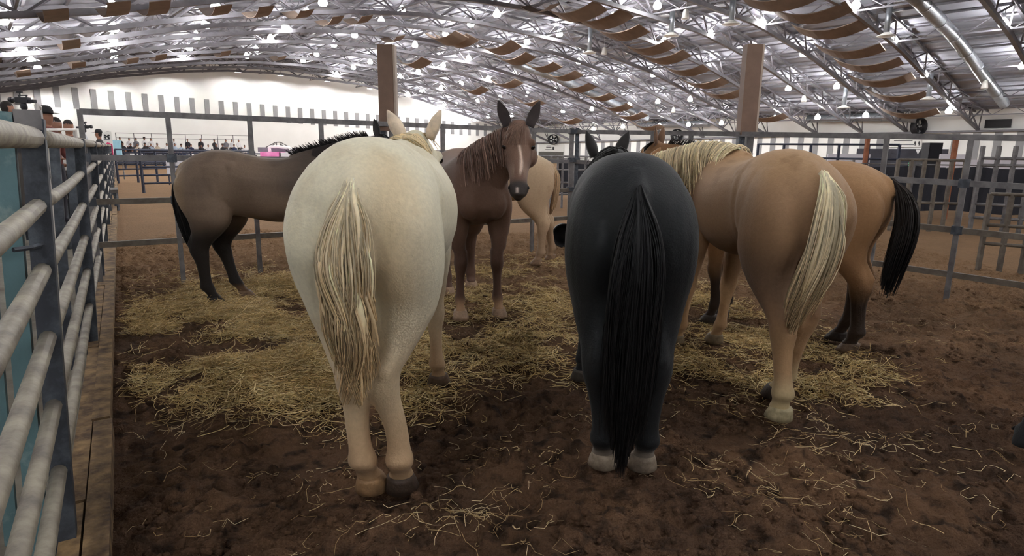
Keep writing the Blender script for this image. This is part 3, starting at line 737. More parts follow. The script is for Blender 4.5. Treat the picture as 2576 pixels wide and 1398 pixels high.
TORSO = [  # x, top, bottom, half width, exponent
    (-.825, 1.26, 1.10, .05, 2.0), (-.785, 1.345, 1.00, .15, 2.1), (-.70, 1.425, .93, .225, 2.1), (-.60, 1.475, .89, .262, 2.1),
    (-.48, 1.502, .87, .282, 2.15), (-.36, 1.505, .87, .288, 2.2), (-.24, 1.485, .855, .268, 2.2), (-.10, 1.455, .83, .284, 2.2),
    (.05, 1.432, .805, .300, 2.2), (.20, 1.435, .80, .298, 2.2), (.33, 1.465, .805, .28, 2.1), (.44, 1.495, .82, .255, 2.0),
    (.55, 1.475, .84, .235, 2.0), (.66, 1.40, .87, .215, 2.1), (.74, 1.29, .92, .18, 2.1), (.80, 1.18, .99, .11, 2.0)]
HIND = [  # z, x, y, rx, ry
    (1.4, -0.5, 0.115, 0.16, 0.1), (1.3, -0.53, 0.14, 0.215, 0.135), (1.18, -0.56, 0.152, 0.245, 0.152), (1.05, -0.55, 0.16, 0.25, 0.155),
    (0.94, -0.525, 0.166, 0.2371, 0.1463), (0.85, -0.51, 0.168, 0.2096, 0.1309), (0.77, -0.525, 0.166, 0.179, 0.1165), (0.69, -0.565, 0.163, 0.141, 0.09617),
    (0.62, -0.615, 0.16, 0.1093, 0.0787), (0.565, -0.65, 0.157, 0.096, 0.07033), (0.52, -0.662, 0.156, 0.09099, 0.06938), (0.47, -0.655, 0.156, 0.07893, 0.065),
    (0.41, -0.648, 0.157, 0.06344, 0.05522), (0.32, -0.645, 0.158, 0.05572, 0.04861), (0.22, -0.642, 0.159, 0.05509, 0.0491), (0.175, -0.64, 0.16, 0.06453, 0.05975),
    (0.145, -0.632, 0.16, 0.06658, 0.06183), (0.11, -0.612, 0.16, 0.05437, 0.05319), (0.08, -0.592, 0.16, 0.05645, 0.05527), (0.055, -0.58, 0.16, 0.06089, 0.05972)]
FORE = [
    (1.25, 0.56, 0.12, 0.17, 0.08), (1.12, 0.56, 0.145, 0.19, 0.1), (1, 0.545, 0.158, 0.1734, 0.1071), (0.9, 0.52, 0.165, 0.1404, 0.0988),
    (0.81, 0.515, 0.165, 0.1139, 0.08897), (0.72, 0.522, 0.162, 0.09266, 0.07684), (0.62, 0.532, 0.16, 0.07373, 0.06451), (0.55, 0.54, 0.158, 0.06394, 0.05812),
    (0.5, 0.545, 0.158, 0.06669, 0.06201), (0.45, 0.542, 0.158, 0.05925, 0.05807), (0.4, 0.538, 0.158, 0.048, 0.0456), (0.31, 0.536, 0.158, 0.04294, 0.03804),
    (0.21, 0.536, 0.158, 0.04525, 0.04022), (0.17, 0.536, 0.159, 0.05478, 0.0498), (0.14, 0.543, 0.16, 0.05535, 0.05166), (0.105, 0.562, 0.16, 0.04486, 0.04486),
    (0.075, 0.58, 0.16, 0.0479, 0.0491), (0.05, 0.592, 0.16, 0.0557, 0.0557)]

def slim_pastern(tab):
    return [(z, x, y, rx * k, ry * k) for z, x, y, rx, ry in tab for k in [1.0 - .13 * math.exp(-((z - .095) / .025) ** 2)]]
HIND = slim_pastern(HIND); FORE = slim_pastern(FORE)
def dense(tab, k=4):
    """Catmull-Rom refinement of a table of rings"""
    A = np.array(tab, float); out = []
    for i in range(len(A) - 1):
        p0, p1, p2, p3 = A[max(i - 1, 0)], A[i], A[i + 1], A[min(i + 2, len(A) - 1)]
        for t in np.arange(k) / k:
            out.append(.5 * (2 * p1 + (p2 - p0) * t + (2 * p0 - 5 * p1 + 4 * p2 - p3) * t * t + (3 * p1 - p0 - 3 * p2 + p3) * t ** 3))
    out.append(A[-1]); return np.array(out)
TORSO = dense(TORSO, 3); HIND = dense(HIND, 3); FORE = dense(FORE, 3)

def bez(p0, p1, p2, p3, t):
    t = np.asarray(t)[:, None]
    return (1 - t) ** 3 * p0 + 3 * (1 - t) ** 2 * t * p1 + 3 * (1 - t) * t ** 2 * p2 + t ** 3 * p3

def leg_shift(z, off, top):
    w = min(1.0, max(0.0, (top - z) / top)) ** 1.15
    k = off[2] * math.exp(-((z - .52) / .17) ** 2) if len(off) > 2 else 0.0      # hock or knee pushed sideways
    return np.array([off[0] * w, off[1] * w + k, 0.0])

HAIR_SEED = [100]
def hair_mesh(name, strands, base, tip, parent, width=.0035, seg=9, var=.25, dark=None):
    """strands: list of (k,3) control polylines -> one mesh of thin tapered three-sided locks"""
    HAIR_SEED[0] += 1
    rng = np.random.default_rng(HAIR_SEED[0])
    S = np.asarray(strands)                       # m,k,3
    m_, k, _ = S.shape
    # resample smoothly with Catmull-Rom-like linear interpolation
    t = np.linspace(0, k - 1, seg); i0 = np.minimum(t.astype(int), k - 2); f = (t - i0)[None, :, None]
    P = S[:, i0] * (1 - f) + S[:, i0 + 1] * f
    P[:, 1:-1] = (P[:, :-2] + 2 * P[:, 1:-1] + P[:, 2:]) / 4
    T = np.gradient(P, axis=1); T /= np.maximum(np.linalg.norm(T, axis=2, keepdims=True), 1e-9)
    ref = rng.normal(size=(m_, 1, 3)); A = np.cross(T, ref); A /= np.maximum(np.linalg.norm(A, axis=2, keepdims=True), 1e-9)
    B = np.cross(T, A)
    w = np.reshape(width * np.ones(m_), (m_, 1, 1)) * (0.6 + 0.8 * rng.random((m_, 1, 1))) * (1.0 - 0.75 * np.linspace(0, 1, seg) ** 2)[None, :, None]
    V = np.stack([P + w * (A * math.cos(q) + B * math.sin(q)) for q in (0, 2.1, 4.2)], axis=2)   # m,seg,3,3
    V = V.reshape(-1, 3)
    base_i = (np.arange(m_)[:, None, None] * seg + np.arange(seg - 1)[None, :, None]) * 3
    q = np.arange(3)[None, None, :]; q2 = (q + 1) % 3
    F4 = np.stack([base_i + q, base_i + q2, base_i + 3 + q2, base_i + 3 + q], axis=-1).reshape(-1, 4)
    me = big_mesh(name, V, F4)
    g = np.linspace(0, 1, seg)[None, :, None, None]
    c0 = np.array(base[:3]); c1 = np.array(tip[:3])
    C = (c0 * (1 - g) + c1 * g) * (1 + var * rng.normal(size=(m_, 1, 1, 1)))
    C = np.broadcast_to(np.clip(C, 0.001, 1), (m_, seg, 3, 3)).reshape(-1, 3)
    set_color(me, np.concatenate([C, np.ones((len(C), 1))], axis=1))
    return link(name, me, mat('horse_hair', None, rough=.55, attr='coat', var=.1, nscale=30, spec=.3), parent, True)

def tail_strands(spine, wid, dep, n, rng, side=np.array([0, 1.0, 0]), clump=14, seglen=8, rootspread=.22, wave=.012, tmin=.72):
    spine = np.asarray(spine, float)
    ts = np.linspace(0, 1, len(spine))
    out = []
    cl = rng.normal(size=(clump, 2)) * .62
    ph = rng.random((clump, 2)) * 6
    for i in range(n):
        c = rng.integers(clump)
        under = i < n // 7            # thicker inner locks fill the middle
        uv = np.clip(rng.normal(size=2) * .42, -.8, .8) if under else np.clip(cl[c] + rng.normal(size=2) * .16, -1.25, 1.25)
        t0 = rng.random() ** 1.6 * rootspread; t1 = tmin + (1 - tmin) * rng.random() ** .7
        t1 *= 1 - .12 * min(1, abs(uv[0]))
        t = np.linspace(t0, t1, seglen)
        P = np.stack([np.interp(t, ts, spine[:, k]) for k in range(3)], axis=1)
        W = np.interp(t, ts, wid); D = np.interp(t, ts, dep)
        grow = np.clip((t - t0) / .18, 0.25, 1)
        P = P + np.outer(W * uv[0] * grow, side)
        fwd = np.array([-1.0, 0, 0]) - side * side[0] * -1.0
        P = P + np.outer(D * uv[1] * grow, np.array([-1.0, 0, 0]))
        P += np.outer(np.sin(t * 9 + ph[c, 0]) * wave * t, side) + rng.normal(size=3) * .004
        out.append(P)
    return out

def make_horse(name, label, pos, head_deg, coat, scale=1.0, legs=None, poll=(1.02, 0, 1.72), nose=(.62, 0, -.78),
               neck_in=(.66, 0, 1.36), head_scale=1.0, girth=1.0, hind_w=1.0, hoof_col=(70, 60, 50), hoof_cols=None,
               tail=None, mane=None, forelock=None, ear_col=None, ears_back=0.0, mat_name=None, voxel=.0115, spots=None,
               rough=.62, sheen=.06, ear_spread=1.0, thin=1.0, head_len=1.0, ear_size=1.0):
    """one horse: Empty > body (one continuous mesh), hooves, ears, eyes, tail, mane, forelock.
    Local frame: x forward, y to the horse's left, z up; hooves stand on z = 0."""
    rng = np.random.default_rng(len(label) * 7 + int(pos[0] * 10 + 500))
    legs = legs or {}
    root = empty(name, (pos[0], pos[1], .025), math.radians(head_deg), label, 'horse', 'horses in the pen')
    root.scale = (scale,) * 3
    B = MB(); tags = []        # tags: (x,y,z, part, param)
    # torso
    rings = []
    for x, top, bot, hw, e in TORSO:
        zc = (top + bot) / 2 + .03; w = hw * girth * (thin if x > -.3 else hind_w)
        r = _ring((x, 0, zc), Y3, Z3, w, (top - bot) / 2, 28, e)
        lo = r[:, 2] < zc
        r[:, 2] = np.where(r[:, 2] > zc, zc + (r[:, 2] - zc) * (top - zc) / ((top - bot) / 2), zc - (zc - r[:, 2]) * (zc - bot) / ((top - bot) / 2))
        rings.append(r); tags.append((x, 0, zc, 0, 0))
    B.loft(rings)
    # spine ridge at croup, tail dock root
    B.tube([(-.66, 0, 1.40), (-.78, 0, 1.33), (-.835, 0, 1.24)], [.05, .05, .04], 10)
    hooves = []
    for key, tab, sgn, top in (('HL', HIND, 1, 1.15), ('HR', HIND, -1, 1.15), ('FL', FORE, 1, 1.02), ('FR', FORE, -1, 1.02)):
        off = legs.get(key, (0, 0, 0)); pt = 1 if tab is HIND else 2
        rings = []
        for z, x, y, rx, ry in tab:
            yy = y * (hind_w if tab is HIND else 1) * (girth if z > .6 else 1)
            c = np.array([x, sgn * yy, z]) + leg_shift(z, off, top)
            rings.append(_ring(c, X3, Y3, rx, ry * (girth if z > .75 else 1), 20, 2.1)); tags.append((c[0], c[1], c[2], pt, z))
        B.loft(rings)
        if tab is HIND:   # point of hock and its tendon
            h = [np.array(p) + leg_shift(p[2], off, top) for p in ((-.660, sgn * .160, .74), (-.700, sgn * .158, .66), (-.728, sgn * .156, .590), (-.712, sgn * .156, .53), (-.682, sgn * .157, .44), (-.668, sgn * .158, .30), (-.662, sgn * .159, .19))]
            B.tube(h, [.034, .032, .040, .036, .028, .023, .026], 10)
            # stifle and outer thigh muscle
            B.ball(np.array((-.40, sgn * .205 * hind_w, .95)) + leg_shift(.95, off, top), (.095, .085, .12))
            B.ball(np.array((-.43, sgn * .150 * hind_w * girth, 1.17)), (.20, .148, .27), 14, 11)
            B.ball(np.array((-.235, sgn * .215 * hind_w * girth, 1.335)), (.06, .045, .06))
            B.ball(np.array((-.66, sgn * .120 * hind_w, 1.12)), (.145, .115, .22))
        else:
            h = [np.array(p) + leg_shift(p[2], off, top) for p in ((.505, sgn * .158, .42), (.502, sgn * .158, .30), (.504, sgn * .159, .19))]
            B.tube(h, [.022, .019, .025], 8)
            B.ball(np.array((.70, sgn * .115, 1.04)), (.12, .10, .15))
        z, x, y, rx, ry = tab[-1]
        c = np.array([x, sgn * y * (hind_w if tab is HIND else 1), 0]) + leg_shift(0, off, top)
        hooves.append((key, c))
    # neck
    p0 = np.array([.46, 0, 1.20]); p3 = np.array(poll, float)
    hd = np.array(nose, float); hd /= np.linalg.norm(hd)
    p1 = np.array(neck_in, float); nrm0 = None
    p2 = p3 + np.array([-.20, 0, -.10]) * 1.0 + (p1 - p3) * .12
    tt = np.linspace(0, 1, 10)
    cen = bez(p0, p1, p2, p3 - np.array([0, 0, .06]), tt)
    hh = np.interp(tt, [0, .25, .5, .75, 1], [.33, .255, .20, .165, .125]); ww = np.interp(tt, [0, .25, .5, .75, 1], [.20, .145, .115, .098, .085])
    tg = np.gradient(cen, axis=0); tg /= np.linalg.norm(tg, axis=1, keepdims=True)
    rings = []; crest = []
    for i in range(10):
        s = np.cross(Z3, tg[i]); s /= np.linalg.norm(s); u = np.cross(tg[i], s)
        rings.append(_ring(cen[i], s, u, ww[i], hh[i], 24, 2.0)); tags.append((*cen[i], 3, tt[i]))
        crest.append((cen[i] + u * hh[i], s, u, ww[i]))
    B.loft(rings)
    # head
    hs = head_scale
    n = Z3 - hd * (Z3 @ hd)
    if np.linalg.norm(n) < .3: n = -X3 - hd * (-X3 @ hd)
    fwd = np.array([hd[0], hd[1], 0]);
    if np.linalg.norm(fwd) < .05: fwd = np.array([1.0, 0, 0])
    fwd /= np.linalg.norm(fwd)
    n = fwd * .9 + Z3 * .45; n = n - hd * (n @ hd); n /= np.linalg.norm(n)
    sd = np.cross(n, hd)                           # towards one side of the face
    hd0 = hd.copy(); hd = hd * head_len
    prof = [(-.06, .07, .065), (0, .105, .083), (.05, .13, .098), (.11, .148, .107), (.17, .150, .110), (.23, .140, .100), (.30, .118, .084),
            (.37, .099, .070), (.44, .086, .062), (.50, .080, .062), (.55, .076, .065), (.59, .066, .060), (.62, .040, .038), (.63, .018, .018)]
    hp = p3 + n * .075 * hs
    rings = []
    for s_, h_, w_ in prof:
        bulge = .012 * math.exp(-((s_ - .10) / .10) ** 2)
        c = hp + hd * s_ * hs - n * (h_ - bulge) * hs
        rings.append(_ring(c, sd, n, w_ * hs, h_ * hs, 22, 2.15)); tags.append((*c, 4, s_))
    B.loft(rings)
    for sg in (-1, 1):     # cheek, brow, nostril and lip
        B.ball(hp + hd * .19 * hs - n * .17 * hs + sd * sg * .062 * hs, np.array([.10, .10, .10]) * hs * .85)
        B.ball(hp + hd * .135 * hs - n * .045 * hs + sd * sg * .088 * hs, .036 * hs)
        B.ball(hp + hd * .545 * hs - n * .045 * hs + sd * sg * .040 * hs, .036 * hs)
    B.ball(hp + hd * .585 * hs - n * .115 * hs, .035 * hs)
    # nose bone edge, facial crest
    tmp = bpy.data.objects.new('tmp_horse', B.mesh('tmp_horse')); COL.objects.link(tmp)
    rm = tmp.modifiers.new('r', 'REMESH'); rm.mode = 'VOXEL'; rm.voxel_size = voxel; rm.use_smooth_shade = True
    sm = tmp.modifiers.new('s', 'SMOOTH'); sm.factor = .5; sm.iterations = 8
    me = bpy.data.meshes.new_from_object(tmp.evaluated_get(bpy.context.evaluated_depsgraph_get()))
    bpy.data.objects.remove(tmp)
    nv = len(me.vertices); V = np.empty(nv * 3, np.float32); me.vertices.foreach_get('co', V); V = V.reshape(-1, 3).astype(float)
    T = np.array(tags); 
    # nearest tag, coarse loop over tags in numpy chunks
    best = np.full(nv, 1e9); idx = np.zeros(nv, int)
    for k, tg_ in enumerate(T):
        d = ((V - tg_[:3]) ** 2).sum(1) * (1.0 if tg_[3] != 0 else .55)
        mk = d < best; best[mk] = d[mk]; idx[mk] = k
    part = T[idx, 3].astype(int)
    fs = ((V - hp) @ hd) / hs / head_len ** 2; fn = ((V - hp) @ n) / hs; fy = ((V - hp) @ sd) / hs
    Cc = coat(V, part, fs, fy, fn, rng)
    if spots is not None: spots(V, part, Cc)
    set_color(me, np.concatenate([np.clip(Cc, 0.002, 1), np.ones((nv, 1))], axis=1))
    me.name = name + '_body'
    link('body', me, mat('coat_' + (mat_name or name), None, rough=rough, attr='coat', var=.10, nscale=55, bump=.2, bscale=120, spec=.2, sheen=sheen, sharp=(.25, .75)), root, True)
    # hooves
    for key, c in hooves:
        hb = MB()
        f = np.array([1.0, 0, 0])
        rr = []
        for z, dx, r in ((.066, -.014, .056), (.048, -.006, .062), (.02, .008, .070), (-.01, .018, .076)):
            q = _ring(c + (dx, 0, z), X3, Y3, r * 1.12, r, 16, 2.0)
            rr.append(q)
        hb.loft(rr)
        hc = (hoof_cols or {}).get(key, hoof_col)
        hb.build('hoof', mat('hoof_%d_%d_%d' % hc, lin(*hc), rough=.6, var=.25, nscale=25, bump=.3, bscale=60), root, True)
    # ears
    ec = ear_col
    for sg in (-1, 1):
        eb = MB()
        base = hp - hd * .01 * hs - n * .03 * hs + sd * sg * (.058 + .012 * ear_spread) * hs
        axis = -hd * .35 + n * .12 - n * ears_back + Z3 * .9 + sd * sg * .26 * ear_spread; axis /= np.linalg.norm(axis)
        o = (n * .8 + sd * sg * .55); o -= axis * (o @ axis); o /= np.linalg.norm(o)      # opening direction
        q = np.cross(axis, o)
        outer = [(0, .030, .030), (.03, .038, .034), (.07, .043, .032), (.11, .036, .024), (.145, .020, .014), (.172, .004, .004)]
        rr = []
        for s_, w_, d_ in outer:
            cc = base + axis * s_ * hs * 1.05 * ear_size - o * (.012 if s_ > .02 else 0) * hs
            r = _ring(cc, q, o, w_ * hs * ear_size, d_ * hs * ear_size, 14, 2.0)
            front = (r - cc) @ o
            r = r - np.outer(np.where(front > 0, front * 1.35, 0), o)     # hollow front
            rr.append(r)
        eb.loft(rr)
        eb.build('ear', mat('ear_' + (mat_name or name), ec, rough=.8, var=.15, nscale=20, sheen=.3), root, True)
        # eye
        eb = MB(); ey = hp + hd * .165 * hs - n * .052 * hs + sd * sg * .097 * hs
        eb.ball(ey, .020 * hs, 14, 9)
        eb.build('eye', mat('horse_eye', lin(18, 12, 10), rough=.08, spec=.6, var=.0), root, True)
        # nostril
        nb = MB(); npos = hp + hd * .548 * hs - n * .030 * hs + sd * sg * .066 * hs
        ax1 = hd * .8 + n * .5; ax1 /= np.linalg.norm(ax1); nd = sd * sg * .8 + n * .35 + hd * .4; nd /= np.linalg.norm(nd)
        ax2 = np.cross(nd, ax1); 
        nb.loft([_ring(npos + nd * .004 * k, ax1, ax2, .019 * hs * w, .011 * hs * w, 12) for k, w in ((-2, 1.0), (0, 1.0), (2, .6), (2.5, .2))])
        nb.build('nostril', mat('nostril_dark', lin(14, 11, 11), rough=.9, var=.1), root, True)
    # tail
    if tail:
        tl = dict(tail); base, tip = tl.pop('base'), tl.pop('tip'); nn = tl.pop('n', 520); wd = tl.pop('hw', .0042)
        S = tail_strands(n=nn, rng=rng, **tl)
        hair_mesh('tail', S, base, tip, root, width=np.where(np.arange(len(S)) < len(S) // 7, wd * 3.2, wd), seg=14)
    # mane
    if mane:
        md = dict(mane); side = md.get('side', 1); ln = md.get('len', .22); nn = md.get('n', 380); t0, t1 = md.get('range', (.12, .93)); t1 = min(t1, .93)
        lift = md.get('lift', .0)
        CR = np.array([c[0] for c in crest]); SS = np.array([c[1] for c in crest]); UU = np.array([c[2] for c in crest]); WW = np.array([c[3] for c in crest])
        ti = np.linspace(0, 1, 10); S = []
        cph = rng.random(24)
        for i in range(nn):
            t = t0 + (t1 - t0) * rng.random()
            g = lambda A: np.array([np.interp(t, ti, A[:, k]) for k in range(3)])
            r0, s_, u_ = g(CR), g(SS) * side, g(UU); w_ = np.interp(t, ti, WW)
            cl = cph[int(t * 23)]
            L = ln * (.6 + .5 * rng.random()) * (.8 + .4 * cl)
            fl = (rng.random() < md.get('flip', .05))
            if fl: s_ = -s_
            sw = rng.normal() * .03 + (cl - .5) * .06
            along = np.array([math.cos(0), 0, 0]) * sw
            pts = [r0 - u_ * .02, r0 + u_ * (.018 + lift) + s_ * .02, r0 + s_ * (w_ * .55 + .02) - u_ * (.03 - lift), r0 + s_ * (w_ * .95 + .022) + along - u_ * .09 - Z3 * L * .12,
                   r0 + s_ * (w_ * 1.05 + .028) + along * 2 - u_ * .12 - Z3 * L * .55, r0 + s_ * (w_ * 1.08 + .03 + rng.normal() * .012) + along * 3 - u_ * .13 - Z3 * L]
            if md.get('stand'):
                up = u_ * (.03 + .05 * rng.random()) + s_ * rng.normal() * .02
                pts = [r0 - u_ * .015 + up * k / 5 + np.array([-.02, 0, 0]) * k / 5 for k in range(6)]
            S.append(np.array(pts) + rng.normal(size=3) * .004)
        hair_mesh('mane', S, md['base'], md['tip'], root, width=md.get('hw', .0042), seg=10)
    if forelock:
        fd = dict(forelock); S = []
        for i in range(fd.get('n', 120)):
            a = rng.normal() * .022 * hs; b = fd.get('bias', 0) * hs + rng.normal() * fd.get('spread', .05) * hs; L = fd.get('len', .26) * (.5 + .6 * rng.random())
            p = hp + sd * a - hd * .03 * hs - n * .01
            S.append(np.array([p, p + n * .03 + hd * .03, p + n * .032 * hs + hd * L * .35 + sd * b * .4, p + n * .026 * hs + hd * L * .7 + sd * b * .8, p + n * .018 * hs + hd * L + sd * b]))
        hair_mesh('forelock', S, fd['base'], fd['tip'], root, width=.0035, seg=8)
    return root
def sst(a, b, x):
    t = np.clip((x - a) / (b - a), 0, 1); return t * t * (3 - 2 * t)
def mixc(A, B, t):
    return A * (1 - t[:, None]) + B * t[:, None]
def L3(*c): return np.array(lin(*c)[:3])
def fill(V, *c): return np.tile(L3(*c), (len(V), 1))
def n3(V, s, seed):       # cheap 3-D blotches from two 2-D noises
    return .5 * (fbm(V[:, :2] * s + 50, seed) + fbm(V[:, 1:] * s + 90, seed + 9))

def coat_white(V, part, fs, fy, fn, rng):
    C = fill(V, 230, 223, 198)
    z = V[:, 2]; leg = (part == 1) | (part == 2)
    C = mixc(C, fill(V, 205, 178, 140), .75 * sst(.95, .55, z) * leg)
    C = mixc(C, fill(V, 188, 150, 112), .6 * sst(.55, .2, z) * leg)
    C = mixc(C, fill(V, 150, 120, 86), .55 * sst(.22, .05, z) * leg)
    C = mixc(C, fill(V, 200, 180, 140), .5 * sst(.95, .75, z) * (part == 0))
    C = mixc(C, fill(V, 214, 190, 150), .55 * (part == 3))
    b = n3(V, 9, 3)
    C = mixc(C, fill(V, 186, 164, 124), .22 * sst(.54, .66, b) * sst(.95, 1.3, z))
    C = mixc(C, fill(V, 206, 178, 134), .55 * np.exp(-((V[:, 1] + .14) / .12) ** 2) * sst(-.55, -.75, V[:, 0]) * sst(.7, .95, z))
    C = mixc(C, fill(V, 196, 160, 128), .7 * sst(.52, .6, fs) * (part == 4))
    return C
def coat_black(V, part, fs, fy, fn, rng):
    C = fill(V, 36, 38, 40)
    b = n3(V, 7, 5)
    C = mixc(C, fill(V, 62, 66, 68), .6 * sst(.54, .68, b))
    leg = (part == 1) & (V[:, 2] < .16)
    C = mixc(C, fill(V, 150, 140, 128), .75 * sst(.125, .085, V[:, 2]) * leg)
    C = mixc(C, fill(V, 62, 52, 46), .6 * sst(.42, .6, fs) * (part == 4))
    return C
def coat_palomino(V, part, fs, fy, fn, rng):
    C = fill(V, 156, 124, 94)
    z = V[:, 2]; leg = (part == 1) | (part == 2)
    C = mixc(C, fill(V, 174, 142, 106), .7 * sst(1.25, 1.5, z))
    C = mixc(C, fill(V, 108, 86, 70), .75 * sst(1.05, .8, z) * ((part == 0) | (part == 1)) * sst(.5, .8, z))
    C = mixc(C, fill(V, 180, 146, 108), .7 * sst(.62, .45, z) * leg)
    C = mixc(C, fill(V, 196, 180, 140), .8 * sst(.32, .12, z) * (part == 1))
    b = n3(V, 10, 15)
    C = mixc(C, fill(V, 120, 88, 58), .4 * sst(.55, .66, b))
    return C
def coat_dun(V, part, fs, fy, fn, rng):
    C = fill(V, 148, 112, 78)
    z = V[:, 2]; leg = (part == 1) | (part == 2)
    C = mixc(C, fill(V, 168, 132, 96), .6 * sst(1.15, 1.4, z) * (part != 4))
    C = mixc(C, fill(V, 40, 34, 31), .93 * sst(.66, .38, z + .05 * n3(V, 12, 2)) * leg)
    C = mixc(C, fill(V, 96, 68, 46), .6 * ((part == 3) | (part == 4)))
    C = mixc(C, fill(V, 52, 44, 40), .8 * sst(.38, .55, fs) * (part == 4))
    return C
def coat_bay(V, part, fs, fy, fn, rng):
    C = fill(V, 122, 104, 89)
    z, x = V[:, 2], V[:, 0]; leg = (part == 1) | (part == 2)
    b = n3(V, 6, 25)
    C = mixc(C, fill(V, 94, 80, 70), .6 * sst(.45, .62, b))
    C = mixc(C, fill(V, 178, 152, 118), .7 * sst(-.62, -.80, x) * sst(.8, 1.0, z))
    C = mixc(C, fill(V, 66, 58, 53), .75 * sst(-.1, .5, x) * sst(1.0, 1.2, z))
    C = mixc(C, fill(V, 26, 24, 24), .95 * sst(.92, .66, z + .06 * n3(V, 8, 3)) * leg)
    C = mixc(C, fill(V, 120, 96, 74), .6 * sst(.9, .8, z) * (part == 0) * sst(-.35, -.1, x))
    C = mixc(C, fill(V, 120, 92, 68), .7 * sst(.16, .1, z) * (part == 1) * (V[:, 1] > 0))
    C = mixc(C, fill(V, 30, 26, 26), .85 * ((part == 3) | (part == 4)) * sst(1.2, 1.45, z))
    return C
def coat_chestnut(V, part, fs, fy, fn, rng):
    C = fill(V, 104, 80, 67)
    z = V[:, 2]; leg = (part == 1) | (part == 2)
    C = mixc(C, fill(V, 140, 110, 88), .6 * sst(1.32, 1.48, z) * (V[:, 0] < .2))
    C = mixc(C, fill(V, 84, 62, 53), .5 * sst(.8, .5, z) * leg)
    C = mixc(C, fill(V, 176, 142, 108), .75 * sst(.2, .1, z) * (part == 2))
    hd_ = part == 4
    C = mixc(C, fill(V, 124, 98, 84), .6 * hd_)
    blaze = np.exp(-((fy - .008 + .01 * np.sin(fs * 14)) / (.0075 + .016 * np.exp(-((fs - .115) / .035) ** 2) + .004 * np.exp(-((fs - .36) / .05) ** 2))) ** 2) * sst(.06, .10, fs) * sst(.47, .40, fs) * (fn > -.06)
    C = mixc(C, fill(V, 232, 208, 192), .9 * np.clip(blaze * (.75 + .6 * n3(V, 30, 4)), 0, 1) * hd_)
    C = mixc(C, fill(V, 52, 50, 50), .92 * sst(.46, .53, fs + .3 * np.abs(fy) * 0) * hd_)
    sn = np.exp(-((fy + .012) / .008) ** 2) * sst(.555, .565, fs) * sst(.615, .60, fs) * (fn > -.05)
    C = mixc(C, fill(V, 225, 205, 195), .9 * sn * hd_)
    C = mixc(C, fill(V, 148, 126, 112), .7 * np.exp(-((fs - .40) / .06) ** 2) * (np.abs(fy) > .03) * hd_ * .8)
    return C
def coat_cream(V, part, fs, fy, fn, rng):
    C = fill(V, 190, 164, 134)
    z = V[:, 2]; leg = (part == 1) | (part == 2)
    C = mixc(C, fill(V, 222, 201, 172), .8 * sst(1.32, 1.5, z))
    b = n3(V, 7, 33)
    C = mixc(C, fill(V, 146, 120, 94), .6 * sst(.5, .62, b) * sst(1.45, 1.2, z))
    C = mixc(C, fill(V, 146, 120, 96), .7 * sst(.62, .4, z) * leg)
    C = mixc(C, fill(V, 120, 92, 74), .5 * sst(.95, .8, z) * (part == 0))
    return C
def coat_grey(V, part, fs, fy, fn, rng):
    C = fill(V, 62, 64, 66)
    C = mixc(C, fill(V, 40, 41, 43), sst(.4, .55, n3(V, 8, 41)))
    return C

def tl(pts): return np.array(pts, float)

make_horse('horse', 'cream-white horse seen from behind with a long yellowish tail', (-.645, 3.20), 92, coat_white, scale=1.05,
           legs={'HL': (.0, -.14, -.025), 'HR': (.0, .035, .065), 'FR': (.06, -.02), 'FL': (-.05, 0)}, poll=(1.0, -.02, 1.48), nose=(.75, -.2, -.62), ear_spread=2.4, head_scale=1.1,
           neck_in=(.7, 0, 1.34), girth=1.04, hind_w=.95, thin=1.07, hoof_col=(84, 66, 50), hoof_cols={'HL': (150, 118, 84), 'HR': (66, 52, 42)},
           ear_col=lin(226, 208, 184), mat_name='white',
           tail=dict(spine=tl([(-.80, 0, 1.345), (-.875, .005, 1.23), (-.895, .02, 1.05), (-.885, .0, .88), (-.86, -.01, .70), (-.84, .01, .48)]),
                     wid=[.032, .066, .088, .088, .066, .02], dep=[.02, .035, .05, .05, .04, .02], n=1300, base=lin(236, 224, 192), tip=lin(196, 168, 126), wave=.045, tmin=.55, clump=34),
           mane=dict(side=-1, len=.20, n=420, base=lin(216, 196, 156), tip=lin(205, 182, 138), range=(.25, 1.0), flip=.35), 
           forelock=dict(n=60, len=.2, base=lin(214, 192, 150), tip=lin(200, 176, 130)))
make_horse('horse', 'black horse seen from behind with its black tail reaching the ground', (.60, 3.42), 85, coat_black, scale=1.015,
           legs={'HL': (.0, -.08, .02), 'HR': (.0, .05, -.01)}, poll=(1.06, .03, 1.43), nose=(.7, .1, -.7), ear_spread=1.9, head_scale=1.06, girth=.97,
           hoof_col=(60, 54, 48), hoof_cols={'HL': (150, 136, 118), 'HR': (140, 126, 110)}, ear_col=lin(40, 38, 38), mat_name='black', rough=.66,
           tail=dict(spine=tl([(-.79, 0, 1.365), (-.87, 0, 1.24), (-.90, .0, 1.02), (-.87, .01, .75), (-.84, .015, .42), (-.78, .02, .03)]),
                     wid=[.03, .06, .085, .09, .085, .05], dep=[.02, .035, .05, .05, .05, .03], n=900, base=lin(22, 23, 25), tip=lin(24, 23, 24), wave=.012, tmin=.8, clump=30),
           mane=dict(side=1, len=.18, n=260, base=lin(26, 25, 25), tip=lin(28, 26, 25)), forelock=dict(n=50, len=.2, base=lin(24, 23, 23), tip=lin(26, 24, 24)))
